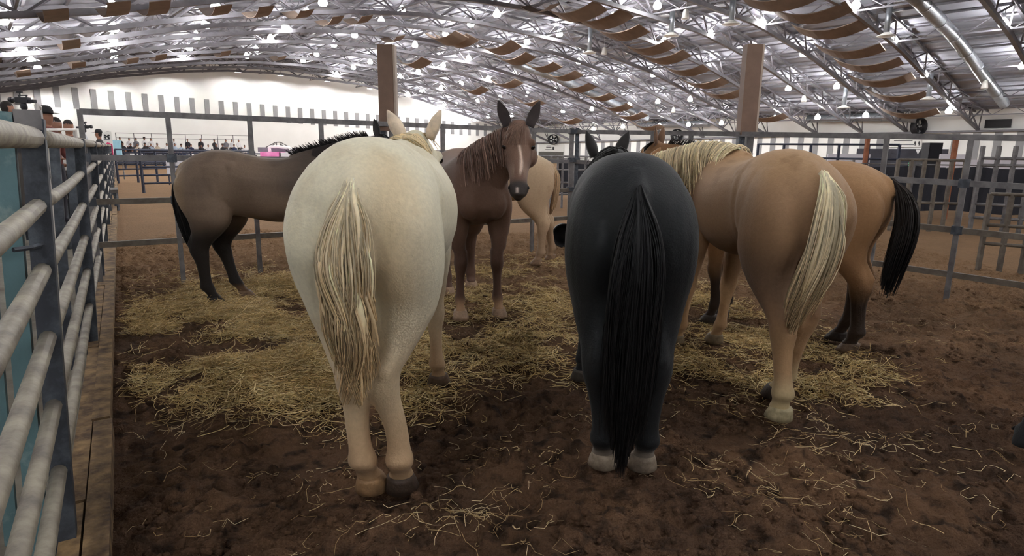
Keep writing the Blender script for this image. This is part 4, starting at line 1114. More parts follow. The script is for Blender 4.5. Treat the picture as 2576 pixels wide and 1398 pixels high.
make_horse('horse', 'golden horse with a pale flaxen mane and tail beside the black horse', (1.62, 4.17), 93, coat_palomino, scale=1.035,
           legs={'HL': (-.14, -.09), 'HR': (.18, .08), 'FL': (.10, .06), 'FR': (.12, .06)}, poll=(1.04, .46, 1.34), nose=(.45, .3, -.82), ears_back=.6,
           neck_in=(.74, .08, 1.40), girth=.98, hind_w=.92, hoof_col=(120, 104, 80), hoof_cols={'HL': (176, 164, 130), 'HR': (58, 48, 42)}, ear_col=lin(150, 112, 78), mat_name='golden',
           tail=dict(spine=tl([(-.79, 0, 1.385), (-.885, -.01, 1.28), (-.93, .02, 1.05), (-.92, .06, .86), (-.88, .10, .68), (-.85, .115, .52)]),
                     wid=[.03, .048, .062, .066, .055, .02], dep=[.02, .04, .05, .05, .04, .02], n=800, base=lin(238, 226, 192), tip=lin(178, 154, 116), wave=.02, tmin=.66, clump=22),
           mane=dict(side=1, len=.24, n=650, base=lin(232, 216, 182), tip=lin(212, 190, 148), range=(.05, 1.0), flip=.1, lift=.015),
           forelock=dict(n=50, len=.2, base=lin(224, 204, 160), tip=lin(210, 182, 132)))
make_horse('horse', 'tan horse with black legs and a thick black tail by the fence', (2.33, 5.32), 136, coat_dun, scale=.985,
           legs={'HL': (-.12, .03), 'HR': (.06, .06), 'FR': (-.08, .10), 'FL': (-.08, .03)}, poll=(1.10, .30, 1.58), nose=(.62, .1, -.74),
           girth=1.02, hoof_col=(52, 44, 38), hoof_cols={'HL': (108, 88, 70)}, ear_col=lin(110, 82, 62), mat_name='tan',
           tail=dict(spine=tl([(-.79, 0, 1.37), (-.885, -.01, 1.28), (-.94, -.02, 1.10), (-.935, .0, .90), (-.90, .03, .70), (-.87, .03, .44)]),
                     wid=[.035, .06, .075, .085, .08, .05], dep=[.025, .05, .06, .07, .06, .04], n=800, base=lin(44, 36, 32), tip=lin(22, 21, 22), wave=.012, tmin=.78),
           mane=dict(side=-1, len=.10, n=320, base=lin(30, 27, 26), tip=lin(44, 38, 34), stand=True), forelock=dict(n=50, len=.2, base=lin(30, 27, 26), tip=lin(34, 30, 28)))
make_horse('horse', 'dark brown horse with black legs standing side-on behind the white horse', (-2.46, 6.17), 3, coat_bay, scale=1.0,
           legs={'HR': (.06, .02), 'HL': (.27, -.04), 'FR': (-.11, -.04), 'FL': (.05, .0)}, poll=(1.12, .02, 1.60), nose=(.75, .05, -.55),
           girth=1.0, hoof_col=(34, 30, 28), hoof_cols={'HL': (120, 96, 74)}, ear_col=lin(28, 26, 26), mat_name='brown',
           tail=dict(spine=tl([(-.80, 0, 1.26), (-.85, -.01, 1.18), (-.855, -.02, 1.0), (-.82, -.02, .82), (-.78, -.02, .62), (-.75, -.02, .50)]),
                     wid=[.03, .05, .06, .06, .05, .02], dep=[.02, .035, .05, .06, .05, .02], n=480, base=lin(34, 30, 29), tip=lin(20, 19, 20), tmin=.7),
           mane=dict(side=-1, len=.14, n=480, base=lin(24, 23, 24), tip=lin(36, 32, 31), stand=True, range=(.02, 1.0)),
           forelock=dict(n=40, len=.18, base=lin(24, 23, 24), tip=lin(28, 26, 26)))
make_horse('horse', 'reddish brown horse with a white blaze facing the viewer', (-.45, 6.20), -75.5, coat_chestnut, scale=1.03,
           legs={'HR': (.16, .02), 'HL': (-.12, .0), 'FL': (.0, .02), 'FR': (.0, -.02)}, poll=(.93, .25, 1.645), nose=(.30, -.07, -.62), head_scale=1.15, head_len=.83, ear_spread=1.9, ear_size=1.05,
           neck_in=(.74, .02, 1.36), girth=1.12, hoof_col=(150, 124, 100), ear_col=lin(62, 54, 54), mat_name='reddish', thin=1.0,
           tail=dict(spine=tl([(-.83, 0, 1.31), (-.87, 0, 1.20), (-.88, 0, 1.0), (-.86, 0, .75), (-.83, 0, .5)]), wid=[.03, .05, .06, .06, .03], dep=[.02, .04, .05, .05, .02], n=300,
                     base=lin(84, 58, 46), tip=lin(60, 42, 36)),
           mane=dict(side=-1, len=.20, n=420, base=lin(104, 80, 68), tip=lin(140, 112, 98), range=(.12, 1.0)),
           forelock=dict(n=80, len=.26, base=lin(104, 80, 68), tip=lin(140, 112, 96), bias=-.04, spread=.03))
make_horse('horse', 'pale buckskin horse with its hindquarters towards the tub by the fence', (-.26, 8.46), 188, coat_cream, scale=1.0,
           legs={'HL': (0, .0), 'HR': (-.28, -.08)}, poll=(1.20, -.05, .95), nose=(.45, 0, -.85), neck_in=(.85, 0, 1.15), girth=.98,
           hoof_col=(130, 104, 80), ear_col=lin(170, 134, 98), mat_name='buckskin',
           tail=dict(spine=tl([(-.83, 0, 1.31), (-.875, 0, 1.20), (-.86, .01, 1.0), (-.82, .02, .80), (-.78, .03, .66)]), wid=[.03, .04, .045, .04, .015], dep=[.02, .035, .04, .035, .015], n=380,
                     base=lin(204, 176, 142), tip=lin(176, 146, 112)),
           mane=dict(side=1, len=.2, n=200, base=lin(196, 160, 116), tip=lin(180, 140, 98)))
make_horse('horse', 'dark grey horse at the edge of the picture, only its lowered muzzle in view', (4.13, 2.98), 180, coat_grey, scale=1.0,
           poll=(1.22, .0, .62), nose=(.30, 0, -.80), neck_in=(.90, 0, 1.10), hoof_col=(52, 48, 44), ear_col=lin(58, 58, 60), mat_name='grey',
           mane=dict(side=1, len=.2, n=200, base=lin(60, 60, 62), tip=lin(70, 70, 72)),
           tail=dict(spine=tl([(-.83, 0, 1.31), (-.87, 0, 1.20), (-.88, 0, 1.0), (-.86, 0, .75), (-.83, 0, .5)]), wid=[.03, .05, .06, .06, .03], dep=[.02, .04, .05, .05, .02], n=300,
                     base=lin(60, 60, 62), tip=lin(50, 50, 52)))
# ================================================================== far wall fittings, stalls, stand, people
def on_side(u, v, off=.12):
    """world point on the side wall seen at a photo pixel"""
    d = ray(u, v); s = ((HC - HA * off) @ HA) / (d @ HA)
    return np.array([0, 0, CAM_H]) + d * s
def wall_box(name, m_, u0, v0, u1, v1, thick, off, parent=None, origin=None):
    p, q = on_side(u0, v1, off), on_side(u1, v0, off)
    r0, r1 = -(p - HC) @ HB, -(q - HC) @ HB; c = hall(off, (r0 + r1) / 2, (p[2] + q[2]) / 2)
    b = MB(); b.box(c - (origin if origin is not None else 0), (thick, abs(r1 - r0), abs(q[2] - p[2])), AX)
    return b.build(name, m_, parent)
M_DARK = mat('dark_opening', lin(52, 52, 60), rough=.8, var=.25, nscale=1.0)
M_SIGN = mat('sign_white', lin(226, 226, 222), rough=.6, var=.02)
M_SIGNGREY = mat('sign_grey', lin(120, 122, 126), rough=.6, var=.05)
M_INK = mat('sign_ink', lin(40, 40, 44), rough=.6, var=.05)
tag(wall_box('door_1', M_DARK, 2150, 375, 2386, 428, .10, .10), 'wide dark doorway in the side wall', kind='structure')
tag(wall_box('door_2', mat('dark_opening_far', lin(92, 90, 86), rough=.8, var=.15), 1355, 382, 1417, 408, .10, .10), 'far dark doorway in the side wall', kind='structure')
def sign(label, box, lines, figs, cat='sign'):
    c = on_side((box[0] + box[2]) / 2, (box[1] + box[3]) / 2, .2)
    root = tag(empty('wall_sign', c), label, cat, 'door signs')
    bd = wall_box('board', M_SIGN, *box, .06, .20, root, c)
    for l in lines: wall_box('print_line', l[4], *l[:4], .02, .245, bd, c)
    for (u, v0, v1) in figs:
        h = v1 - v0
        for q in ((u - 1.1, v0, u + 1.1, v0 + h * .22), (u - 2.2, v0 + h * .26, u + 2.2, v0 + h * .62), (u - 1.4, v0 + h * .62, u + 1.4, v1)):
            wall_box('figure', M_INK, *q, .02, .245, bd, c)
sign('white restroom sign with two dark figures above the wide doorway', (2232, 348, 2318, 370), [(2240, 362, 2300, 365, M_SIGNGREY), (2249, 352.5, 2296, 354.5, M_INK)], [(2302, 355, 366), (2312, 355, 366)])
sign('small white sign with grey lines above the far doorway', (1357, 363, 1418, 381), [(1376, 366, 1386, 367.5, M_SIGNGREY), (1374, 369.3, 1387, 371, M_INK), (1372, 375.5, 1389, 377, M_INK), (1390, 369.5, 1394, 377, M_INK)], [])
sign('small white sign with a dark line behind the horses', (1678, 354, 1732, 366), [(1682, 358, 1698, 360, M_INK)], [])
o = wall_box('wall_grille', M_INK, 2476, 299, 2546, 322, .08, .15); tag(o, 'dark louvred grille high on the side wall', 'grille')
# loudspeaker stack, lit triangle and exit light by the doorway, white boards
c = g2(2342, 24.0); c[2] = 0
root = tag(empty('loudspeaker_stack', c), 'tall black loudspeaker stack in front of the doorway', 'loudspeaker')
zt = at(2342, 361, 24)[2]; zb = at(2342, 404, 24)[2]
q = MB(); q.box((0, 0, (zt + zb) / 2 + .03), (.50, .45, zt - zb)); cb = q.build('cabinet', M_BLACK, root)
q = MB(); q.box((0, -.235, (zt + zb) / 2 + .03), (.44, .03, zt - zb - .08)); q.build('grille', mat('speaker_grille', lin(24, 24, 30), rough=.8, var=.2, nscale=40), cb)
q = MB(); q.box((-.05, 0, zb / 2), (.75, .5, zb)); q.build('base_cabinet', M_BLACK, root)
def board(label, u0, v0, u1, v1, Y, m_, cat='board', name='display_board', grp=None, th=.05):
    p0, p1 = at(u0, v1, Y), at(u1, v0, Y); z0 = 0.0
    root = tag(empty(name, ((p0[0] + p1[0]) / 2, Y, 0)), label, cat, grp)
    q = MB(); q.box((0, 0, (p0[2] + p1[2]) / 2), (p1[0] - p0[0], th, p1[2] - p0[2])); q.build('board_face', m_, root)
    for s in (-1, 1):
        q = MB(); q.bar((s * (p1[0] - p0[0]) * .42, .04, 0), (s * (p1[0] - p0[0]) * .42, .04, p1[2] - .02), .04); q.build('leg', M_GALV, root)
    return root
M_WB = mat('white_board_lilac', lin(226, 222, 230), rough=.6, var=.03)
board('white board right of the loudspeaker stack', 2360, 388, 2431, 421, 21, M_WB, grp='white display boards')
board('white board left of the doorway behind the tan horse', 2080, 388, 2189, 414, 21.5, M_WB, grp='white display boards')
board('long white board at the right edge beyond the pen', 2434, 404, 2640, 432, 20, M_WB, grp='white display boards')
board('light blue board beside the pink banner', 281, 353, 303, 392, 30, mat('light_blue_board', lin(160, 206, 222), rough=.6, var=.05))
q = MB(); q.add([(-.12, 0, .12), (.12, 0, .12), (0, 0, -.10), (-.12, .04, .12), (.12, .04, .12), (0, .04, -.10)], [(0, 2, 1), (3, 4, 5), (0, 1, 4, 3), (1, 2, 5, 4), (2, 0, 3, 5)])
o = q.build('triangle_sign', mat('triangle_white', lin(250, 250, 252), rough=.5, var=0)); o.location = on_side(2310, 382, .6); o.scale = (1.8,) * 3; tag(o, 'white triangle in the dark doorway left of the loudspeaker', 'sign')
o = wall_box('exit_light', mat('exit_green', lin(70, 170, 120), rough=.5, var=.05, emit=lin(60, 190, 120), estr=.5), 2285, 409, 2297, 417, .1, .6); tag(o, 'small green light low in the dark doorway', 'light')

# black tub beside the buckskin horse
root = tag(empty('feed_tub', gp(1416, 620)), 'black rubber feed tub tipped over behind the buckskin horse', 'tub')
b = MB(); rr = lambda R, y: [np.array([R * math.cos(q), y, (.20 + R * math.sin(q))]) for q in np.linspace(0, 2 * math.pi, 22, endpoint=False)]
b.loft([rr(.001, .22), rr(.165, .22), rr(.185, -.10), rr(.20, -.12), rr(.185, -.12), rr(.17, -.09), rr(.15, .20), rr(.001, .20)], close=False); b.build('shell', mat('black_rubber', lin(24, 24, 26), rough=.6, var=.1), root, True)

# pink stall
Y = 40.0
c = g2(700, Y); root = tag(empty('pink_stall', c), 'pink market stall with a white arch beyond the brown horse', 'stall')
M_PINK = mat('stall_pink', lin(236, 110, 186), rough=.6, nscale=1.5, col2=lin(250, 170, 220))
zz = lambda v: at(700, v, Y)[2]; xx = lambda u: at(u, 385, Y)[0] - c[0]
q = MB(); q.box((xx(686), 0, zz(382) / 2), (xx(712) - xx(661), .8, zz(382))); q.build('counter', M_PINK, root)
q = MB(); q.box((xx(722), -.05, zz(383) / 2), (xx(735) - xx(707), .7, zz(383) - .02)); q.build('white_counter', M_WB, root)
q = MB(); q.tube([(xx(679), 0, zz(382)), (xx(678.5), 0, zz(371)), (xx(681), 0, zz(369.5)), (xx(700), 0, zz(369)), (xx(727), 0, zz(371)), (xx(731), 0, zz(373)), (xx(731.5), 0, zz(382))], .10, 10); q.build('arch', mat('arch_white', lin(250, 250, 250), rough=.4, var=0), root, True)
q = MB(); q.box((xx(700), .6, zz(377)), (xx(760) - xx(640), .05, .30)); q.build('back_panel', mat('stall_back', lin(128, 122, 134), rough=.7, var=.1), root)
for a_, b_ in (((667, 371), (692, 358)), ((692, 358), (704, 357.5)), ((704, 357.5), (733, 373)), ((694, 358), (694, 367)), ((703, 358), (704, 368)), ((682, 366), (693, 361)), ((704, 363), (714, 368))):
    q = MB(); q.bar((xx(a_[0]), .2, zz(a_[1])), (xx(b_[0]), .2, zz(b_[1])), .05); q.build('roof_bar', M_GALV, root)
# dark letter-shaped sign and lamps far behind the reddish brown horse
Y = 36; c = g2(1158, Y); root = tag(empty('letter_sign', c), 'black E-shaped sign above the reddish brown horse back', 'sign'); zz = lambda v: at(1158, v, Y)[2]; xx = lambda u: at(u, 385, Y)[0] - c[0]
for u0, v0, u1, v1 in ((1153, 378, 1157, 390), (1157, 378.5, 1164, 382), (1157, 384.5, 1164, 387.5)):
    q = MB(); q.box(((xx(u0) + xx(u1)) / 2, 0, (zz(v0) + zz(v1)) / 2), (xx(u1) - xx(u0), .12, zz(v0) - zz(v1))); q.build('letter_bar', M_INK, root)
q = MB(); q.bar((xx(1155), .1, 0), (xx(1155), .1, zz(388)), .06); q.build('pole', M_INK, root)
Y = 38; c = g2(1092, Y); root = tag(empty('yellow_cart', c), 'yellow-topped cart with a grey hood beside the white horse ear', 'cart'); zz = lambda v: at(1092, v, Y)[2]; xx = lambda u: at(u, 388, Y)[0] - c[0]
q = MB(); q.loft([[(xx(u), y, zz(v)) for u, v in ((1076, 394), (1077, 385), (1081, 381.5), (1098, 381.5), (1103, 385), (1105, 394))] for y in (-.4, .4)]); q.build('hood', M_GALV, root)
q = MB(); q.loft([[(xx(u), y, zz(v)) for u, v in ((1080, 391), (1081, 384), (1094, 384), (1096, 391))] for y in (-.44, -.40)]); q.build('yellow_panel', mat('cart_yellow', lin(226, 212, 120), rough=.5, var=.1), root)
q = MB(); q.box((xx(1090), 0, zz(394) / 2), (xx(1104) - xx(1078), .7, zz(394))); q.build('base', M_BLACK, root)
for u in (1123.5, 1132):
    q = MB(); q.tube([(xx(u) + .14 * math.cos(s), 0, zz(391.5) + .17 * math.sin(s)) for s in np.linspace(-.2, math.pi + .2, 9)], .045, 7); q.build('hoop', M_INK, root, True)
q = MB(); q.box((xx(1115), 0, zz(395) - .1), (xx(1137) - xx(1100), .3, .2)); q.build('shelf', M_INK, root)

# ------------------------------------------------------------------ people
def person_mesh(name, pose):
    """continuous clothed figure, about 1.72 m when standing; zones stored as colour: r skin, g trousers, b hair"""
    B = MB(); hz = {'stand': .92, 'sit': .50}[pose]
    tor = [(hz - .06, .155, .115, 0), (hz + .05, .165, .12, 0), (hz + .18, .15, .105, .0), (hz + .34, .175, .115, .0), (hz + .46, .185, .105, .0), (hz + .53, .13, .085, 0), (hz + .57, .06, .06, 0), (hz + .63, .052, .055, .01)]
    B.loft([_ring((0, y, z), X3, Y3, rx, ry, 14) for z, rx, ry, y in dense(tor, 2)])
    hc = hz + .735
    B.loft([_ring((0, y, hc + z), X3, Y3, rx, ry, 14) for z, rx, ry, y in ((-.125, .035, .045, -.02), (-.10, .052, .07, -.012), (-.05, .066, .086, -.004), (.0, .073, .093, .0), (.05, .072, .092, .004), (.095, .052, .068, .006), (.12, .02, .03, .006))])
    B.ball((0, -.095, hc - .02), (.014, .02, .022)); 
    for s in (-1, 1): B.ball((s * .074, .004, hc - .01), (.014, .022, .032))
    for s in (-1, 1):
        if pose == 'stand':
            arm = [(s * .17, 0, hz + .47), (s * .225, .0, hz + .36), (s * .245, .01, hz + .18), (s * .20, -.13, hz + .06), (s * .12, -.24, hz + .10)]
            leg = [(s * .085, 0, hz - .02), (s * .10, -.01, hz - .22), (s * .10, -.02, hz - .44), (s * .10, .01, hz - .65), (s * .10, .015, .09), (s * .10, .0, .05)]
            foot = [(s * .10, .03, .045), (s * .105, -.06, .045), (s * .11, -.17, .035)]
        else:
            arm = [(s * .155, 0, hz + .47), (s * .190, -.02, hz + .34), (s * .195, -.05, hz + .20), (s * .17, -.20, hz + .10), (s * .07, -.31, hz + .10)]
            leg = [(s * .085, -.02, hz), (s * .11, -.20, hz + .03), (s * .12, -.43, hz + .02), (s * .12, -.45, hz - .18), (s * .12, -.42, .10), (s * .12, -.43, .05)]
            foot = [(s * .12, -.40, .045), (s * .125, -.50, .045), (s * .13, -.60, .035)]
        B.tube(arm, [.062, .056, .046, .040, .030], 10); h = np.array(arm[-1])
        B.ball(h + (0, -.03, .0), (.032, .04, .02))
        for k in range(4): B.tube([h + (-.024 + .016 * k, -.05, 0), h + (-.026 + .017 * k, -.085, -.008), h + (-.026 + .017 * k, -.10, -.022)], [.010, .009, .008], 6)
        B.tube([h + (-s * .028, -.02, .0), h + (-s * .048, -.05, -.005)], [.011, .009], 6)
        B.tube(leg, [.09, .082, .062, .052, .042, .044], 10); B.tube(foot, [.045, .046, .036], 10)
    tmp = bpy.data.objects.new('tmp_p', B.mesh('tmp_p')); COL.objects.link(tmp)
    rm = tmp.modifiers.new('r', 'REMESH'); rm.mode = 'VOXEL'; rm.voxel_size = .018; rm.use_smooth_shade = True
    sm = tmp.modifiers.new('s', 'SMOOTH'); sm.factor = .5; sm.iterations = 2
    me = bpy.data.meshes.new_from_object(tmp.evaluated_get(bpy.context.evaluated_depsgraph_get())); bpy.data.objects.remove(tmp)
    me.name = name; nv = len(me.vertices); V = np.empty(nv * 3, np.float32); me.vertices.foreach_get('co', V); V = V.reshape(-1, 3)
    skin = (V[:, 2] > hz + .575); hand = (V[:, 1] < arm[-1][1] + .015) & (np.abs(V[:, 2] - arm[-1][2]) < .06)
    hair = skin & ((V[:, 2] > hc + .045) | ((V[:, 1] > .02) & (V[:, 2] > hc - .07)))
    trou = V[:, 2] < hz + .02 if pose == 'stand' else ((V[:, 2] < hz + .10) & ((V[:, 1] < -.10) | (V[:, 2] < hz)))
    trou &= ~hand
    Z = np.stack([(skin | hand) & ~hair, trou & ~skin, hair, np.ones(nv, bool)], 1).astype(np.float32)
    set_color(me, Z, 'zone')
    return me
def people_mat():
    M = bpy.data.materials.new('person_clothes'); M.use_nodes = True; nt = M.node_tree; N = nt.nodes; L = nt.links; bs = N['Principled BSDF']; bs.inputs['Roughness'].default_value = .8
    a = N.new('ShaderNodeAttribute'); a.attribute_name = 'zone'; oi = N.new('ShaderNodeObjectInfo'); sp = N.new('ShaderNodeSeparateColor'); L.new(a.outputs['Color'], sp.inputs[0])
    rnd = N.new('ShaderNodeMix'); rnd.data_type = 'RGBA'; rnd.inputs['A'].default_value = lin(40, 44, 60); rnd.inputs['B'].default_value = lin(90, 84, 78); L.new(oi.outputs['Random'], rnd.inputs['Factor'])
    cur = oi.outputs['Color']
    for ch, colr in (('Green', rnd.outputs['Result']), ('Red', lin(150, 108, 88)), ('Blue', lin(32, 26, 24))):
        m_ = N.new('ShaderNodeMix'); m_.data_type = 'RGBA'; L.new(sp.outputs[ch], m_.inputs['Factor']); L.new(cur, m_.inputs['A'])
        if isinstance(colr, tuple): m_.inputs['B'].default_value = colr
        else: L.new(colr, m_.inputs['B'])
        cur = m_.outputs['Result']
    L.new(cur, bs.inputs['Base Color']); return M
M_PEOPLE = people_mat()
PM = {'stand': person_mesh('person_standing', 'stand'), 'sit': person_mesh('person_sitting', 'sit')}
for me in PM.values(): me.materials.append(M_PEOPLE)
HEAD_Z = {'stand': .92 + .735, 'sit': .50 + .735}
CAPM = {}
def person(label, head, pose, yaw, shirt, scale=1.0, cap=None, grp=None):
    """head: world position of the head centre; the figure is placed under it"""
    root = tag(empty('person', (head[0], head[1], head[2] - HEAD_Z[pose] * scale), yaw), label, 'person', grp); root.scale = (scale,) * 3
    o = bpy.data.objects.new('body', PM[pose]); COL.objects.link(o); o.parent = root; o.color = lin(*shirt)
    hz = HEAD_Z[pose]
    if cap:
        kind, col_ = cap
        b = MB(); b.lathe([(.098, .03), (.10, .07), (.085, .12), (.05, .15), (.01, .155)], (0, .005, hz), 14)
        if kind == 'cap': b.loft([_ring((0, -.085 + (-.07 if k else 0), hz + .045 - .01 * k), X3, Y3, .075 - .012 * k, .05, 12) + (0, 0, 0) for k in (0, 1)])
        else: b.lathe([(.10, .03), (.20, .035), (.21, .05), (.10, .05)], (0, .005, hz), 18)
        b.build('cap' if kind == 'cap' else 'hat', mat('headwear_%d_%d_%d' % col_, lin(*col_), rough=.8, var=.1), root, True)
    return root
# far stand with two rows of spectators
YS = 54.0
SA, SB = g2(298, YS), g2(640, YS + 6.0)
sd_ = (SB - SA) / np.linalg.norm(SB - SA); sn_ = np.cross(sd_, (0, 0, 1.0)); LS = np.linalg.norm(SB - SA)      # sn_: towards the viewer
yaw_s = math.atan2(-sd_[1], -sd_[0]) + math.pi
stand = tag(empty('grandstand', SA), 'grey stepped grandstand full of spectators at the far end', 'grandstand')
M_STEP = mat('stand_grey', lin(150, 152, 158), rough=.7, var=.1)
for k in range(3):
    q = MB(); q.box(sd_ * LS / 2 - sn_ * (.75 * k + .3) + np.array([0, 0, .42 + .48 * k]), (LS, .34, .06), (sd_, sn_, (0, 0, 1))); q.build('seat_plank', M_STEP, stand)
    q = MB(); q.box(sd_ * LS / 2 - sn_ * (.75 * k + .62) + np.array([0, 0, .22 + .24 * k]), (LS, .06, .40 + .48 * k), (sd_, sn_, (0, 0, 1))); q.build('riser', mat('riser_grey', lin(112, 114, 124), rough=.8, var=.1), stand)
for k in range(9):
    f = k / 8
    q = MB(); q.bar(sd_ * LS * f - sn_ * 2.5 + (0, 0, 0), sd_ * LS * f - sn_ * 2.5 + (0, 0, 2.75), .045); q.build('rail_post', M_GALV, stand)
for z in (2.72, 2.30):
    q = MB(); q.bar(-sn_ * 2.5 + (0, 0, z), sd_ * LS - sn_ * 2.5 + (0, 0, z), .035); q.build('guard_rail', M_GALV, stand)
SHIRTS = [('black', (40, 38, 42)), ('white', (222, 220, 220)), ('grey', (120, 118, 122)), ('dark blue', (52, 58, 84)), ('pale blue', (168, 182, 200)), ('beige', (186, 170, 150)), ('maroon', (98, 52, 56))]
ORDN = ['first', 'second', 'third', 'fourth', 'fifth', 'sixth', 'seventh', 'eighth', 'ninth', 'tenth', 'eleventh', 'twelfth', 'thirteenth', 'fourteenth', 'fifteenth', 'sixteenth', 'seventeenth', 'eighteenth']
ROWS = [('upper', 2, [(305, 0), (328, 1), (345, 2), (366, 1), (382, 1), (440, 1), (474, 0), (507, 0), (541, 0), (570, 2), (585, 1), (602, 1)]),
        ('middle', 1, [(311, 0), (330, 0), (347, 5), (366, 0), (381, 4), (397, 5), (421, 1), (441, 4), (457, 4), (482, 3), (508, 0), (525, 1), (545, 0), (561, 0), (590, 3), (616, 1)]),
        ('lower', 0, [(316, 2), (333, 1), (350, 1), (377, 0), (400, 2), (428, 1), (460, 3), (480, 1), (516, 0), (533, 5), (566, 2), (600, 0)])]
for rn, k, people in ROWS:
    for i, (u, s) in enumerate(people):
        d = ray(u, 380); base = SA - sn_ * (.75 * k + .3)
        f = ((d[0]) * base[1] - base[0]) / (sd_[0] - d[0] * sd_[1])
        p = base + sd_ * f; sc = random.uniform(.94, 1.06)
        head = np.array([p[0], p[1], .45 + .48 * k - .42 * sc + HEAD_Z['sit'] * sc])
        nm, c = SHIRTS[s]
        person('spectator in %s, %s from left in %s row of far stand' % (nm, ORDN[i], rn), head, 'sit', math.atan2(sd_[1], sd_[0]) + random.uniform(-.4, .4), c, sc,
               ('hat', (50, 42, 38)) if (rn, i) == ('upper', 8) else ('cap', (52, 44, 40)) if i % 5 == 3 else None, 'spectators in the far stand')
# camera crew and onlookers on the platform left of the fence
def deck(label, c, sx, sy, top):
    root = tag(empty('platform', (c[0], c[1], 0)), label, 'platform', 'camera platforms')
    q = MB(); q.box((0, 0, top - .04), (sx, sy, .08), (KD, KN, (0, 0, 1))); q.build('deck', mat('deck_grey', lin(96, 92, 90), rough=.8, var=.15), root)
    for a_ in (-1, 1):
        for b_ in (-1, 1):
            q = MB(); q.bar(KD * a_ * sx * .46 + KN * b_ * sy * .45 + (0, 0, -.02), KD * a_ * sx * .46 + KN * b_ * sy * .45 + (0, 0, top - .08), .07); q.build('leg', M_POST, root)
def see(u, v, Y): return at(u, v, Y)
crew = [('man in a black cap and maroon shirt leaning at the left fence', 116, 291, 9.6, (112, 62, 58), ('cap', (34, 32, 34)), 1.5),
        ('dark-haired person in white beside the man in the black cap', 141, 313, 10.2, (224, 220, 218), None, 1.3),
        ('onlooker with black hair at the left edge behind the teal box', 18, 272, 10.5, (70, 70, 76), None, 2.6),
        ('onlooker with lowered dark head next to the tall pen post', 172, 318, 11.0, (80, 62, 60), None, 1.1),
        ('man in a black cap and black shirt beside the pink banner', 248, 337, 19.5, (38, 36, 40), ('cap', (30, 30, 34)), -1.3)]
for lab, u, v, Y, sh, cp, yaw in crew:
    h = see(u, v, Y); person(lab, h, 'stand', yaw, sh, 1.0, cp, 'onlookers by the left fence')
    deck('low grey platform under the %s' % lab.split(' beside')[0].split(' leaning')[0].split(' at the')[0].split(' next')[0], h - KN * .12, .8, .46, h[2] - HEAD_Z['stand'])
# video cameras on tripods
def video_camera(label, c, yaw, s, base_z, legs=True):
    root = tag(empty('video_camera', c, yaw), label, 'video camera', 'video cameras'); root.scale = (s,) * 3
    q = MB(); q.box((0, 0, .12), (.30, .11, .13)); q.build('camera_body', M_BLACK, root)
    q = MB(); q.tube([(-.14, 0, .13), (-.27, 0, .13)], .052, 14); q.tube([(-.27, 0, .13), (-.33, 0, .13)], .065, 14); q.build('lens', M_BLACK, root, True)
    q = MB(); q.bar((-.10, 0, .23), (.12, 0, .23), .03); q.bar((-.08, 0, .18), (-.08, 0, .24), .025); q.bar((.10, 0, .18), (.10, 0, .24), .025); q.build('top_handle', M_BLACK, root)
    q = MB(); q.box((-.06, 0, .30), (.12, .05, .05)); q.bar((-.06, 0, .24), (-.06, 0, .29), .02); q.build('microphone', M_BLACK, root)
    q = MB(); q.box((.22, 0, .10), (.16, .08, .07)); q.build('viewfinder', M_BLACK, root)
    q = MB(); q.lathe([(.05, .06), (.07, .02), (.07, -.06), (.04, -.09)], n=12); q.build('tripod_head', M_BLACK, root, True)
    L = (c[2] - base_z) / s
    for k in range(3):
        a_ = 2 * math.pi * k / 3 + .5
        q = MB(); q.tube([(0, 0, -.07), (.32 * math.cos(a_) * L, .32 * math.sin(a_) * L, -L)], [.022, .014], 8); q.build('leg', mat('tripod_silver', lin(176, 178, 184), rough=.35, metal=.4, var=.1), root, True)
c1 = see(60, 266, 12.0); video_camera('black video camera on a tripod rising above the teal boxes', c1, math.radians(-6), .82, .62)
deck('small grey platform carrying the nearer video camera', c1 - KN * .0, 1.0, 1.0, .62)
c2 = see(212, 327, 15.5); video_camera('black video camera on a silver tripod beside the tall pen post', c2, math.radians(176), .62, .5)
deck('small grey platform carrying the farther video camera', c2, 1.1, 1.1, .5)
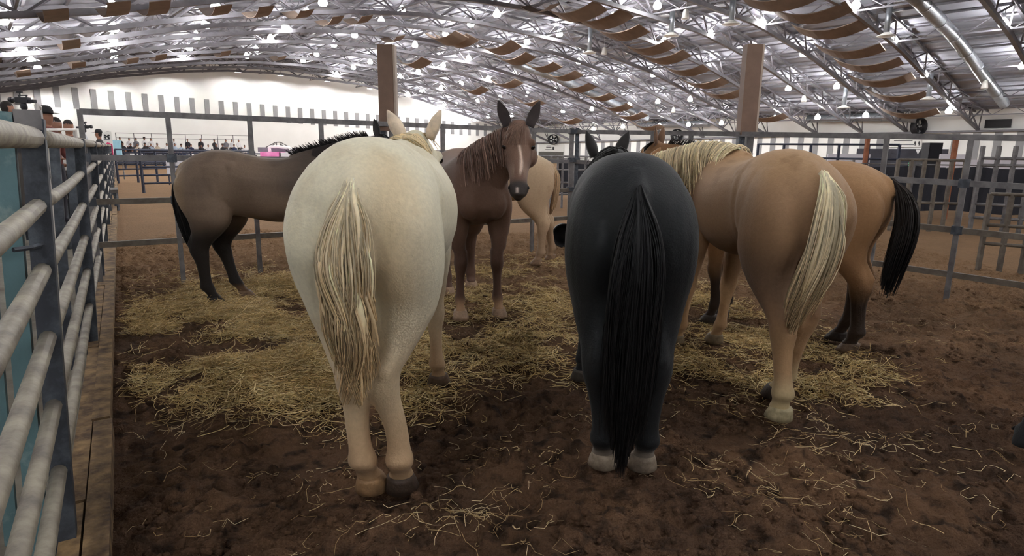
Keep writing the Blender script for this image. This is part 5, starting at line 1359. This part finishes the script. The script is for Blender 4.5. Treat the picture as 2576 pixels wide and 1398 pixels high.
# white rail of the onlookers' platform
for lab, pts in (('pale pipe handrail in front of the man in the black cap', ((92, 264, 8.6), (101, 268, 8.9), (104, 325, 8.9))), ('pale pipe handrail below the dark-haired person', ((121, 350, 9.0), (117, 326, 9.0), (188, 326, 10.2)))):
    q = MB(); P = [see(*p) for p in pts]; q.tube(P, .022, 8); M_HR = mat('handrail_white', lin(206, 202, 198), rough=.5, var=.08); o = q.build('handrail', M_HR, None, True); tag(o, lab, 'handrail', 'pipe handrails')
    for p_ in P[::2]:
        q = MB(); q.bar((p_[0], p_[1], -.03), p_, .04); q.build('rail_post', M_HR, o)
# feather banner
Y = 22.0; c = g2(270, Y); zz = lambda v: at(270, v, Y)[2]; xx = lambda u: at(u, 360, Y)[0] - c[0]
root = tag(empty('feather_banner', c), 'white and pink feather banner with a black cross mark behind the left fence', 'banner')
out = [(262, 398), (259, 360), (261, 338), (266, 332), (275, 330), (283.5, 331), (283, 398)]
q = MB(); q.loft([[(xx(u), y, zz(v)) for u, v in out] for y in (-.012, .012)]); cl_ = q.build('cloth', M_SIGN, root)
q = MB(); q.loft([[(xx(u), y, zz(v)) for u, v in ((268, 392), (268, 361), (271, 358), (276, 359), (283, 364), (283, 397))] for y in (-.022, -.013)]); q.build('pink_print', mat('banner_pink', lin(214, 62, 112), rough=.6, var=.08), cl_)
for a_, b_ in (((266.5, 340), (276.5, 347)), ((276.5, 340), (267, 346))):
    q = MB(); q.bar((xx(a_[0]), -.018, zz(a_[1])), (xx(b_[0]), -.018, zz(b_[1])), .012, .03, up=(1, 0, 0)); q.build('cross_mark', M_INK, cl_)
for u, v in ((267, 340.5), (276.5, 340.5), (276, 347), (267.5, 346)):
    q = MB(); q.ball((xx(u), -.018, zz(v)), (.035, .008, .035)); q.build('cross_mark', M_INK, cl_)
q = MB(); q.box((xx(271), -.018, zz(351)), (xx(278) - xx(265), .01, .04)); q.build('print_line', M_SIGNGREY, cl_)
q = MB(); q.tube([(xx(262), .03, -.01), (xx(259), .03, zz(350)), (xx(262), .03, zz(335)), (xx(275), .03, zz(329.5))], .015, 6); q.build('pole', M_INK, root)
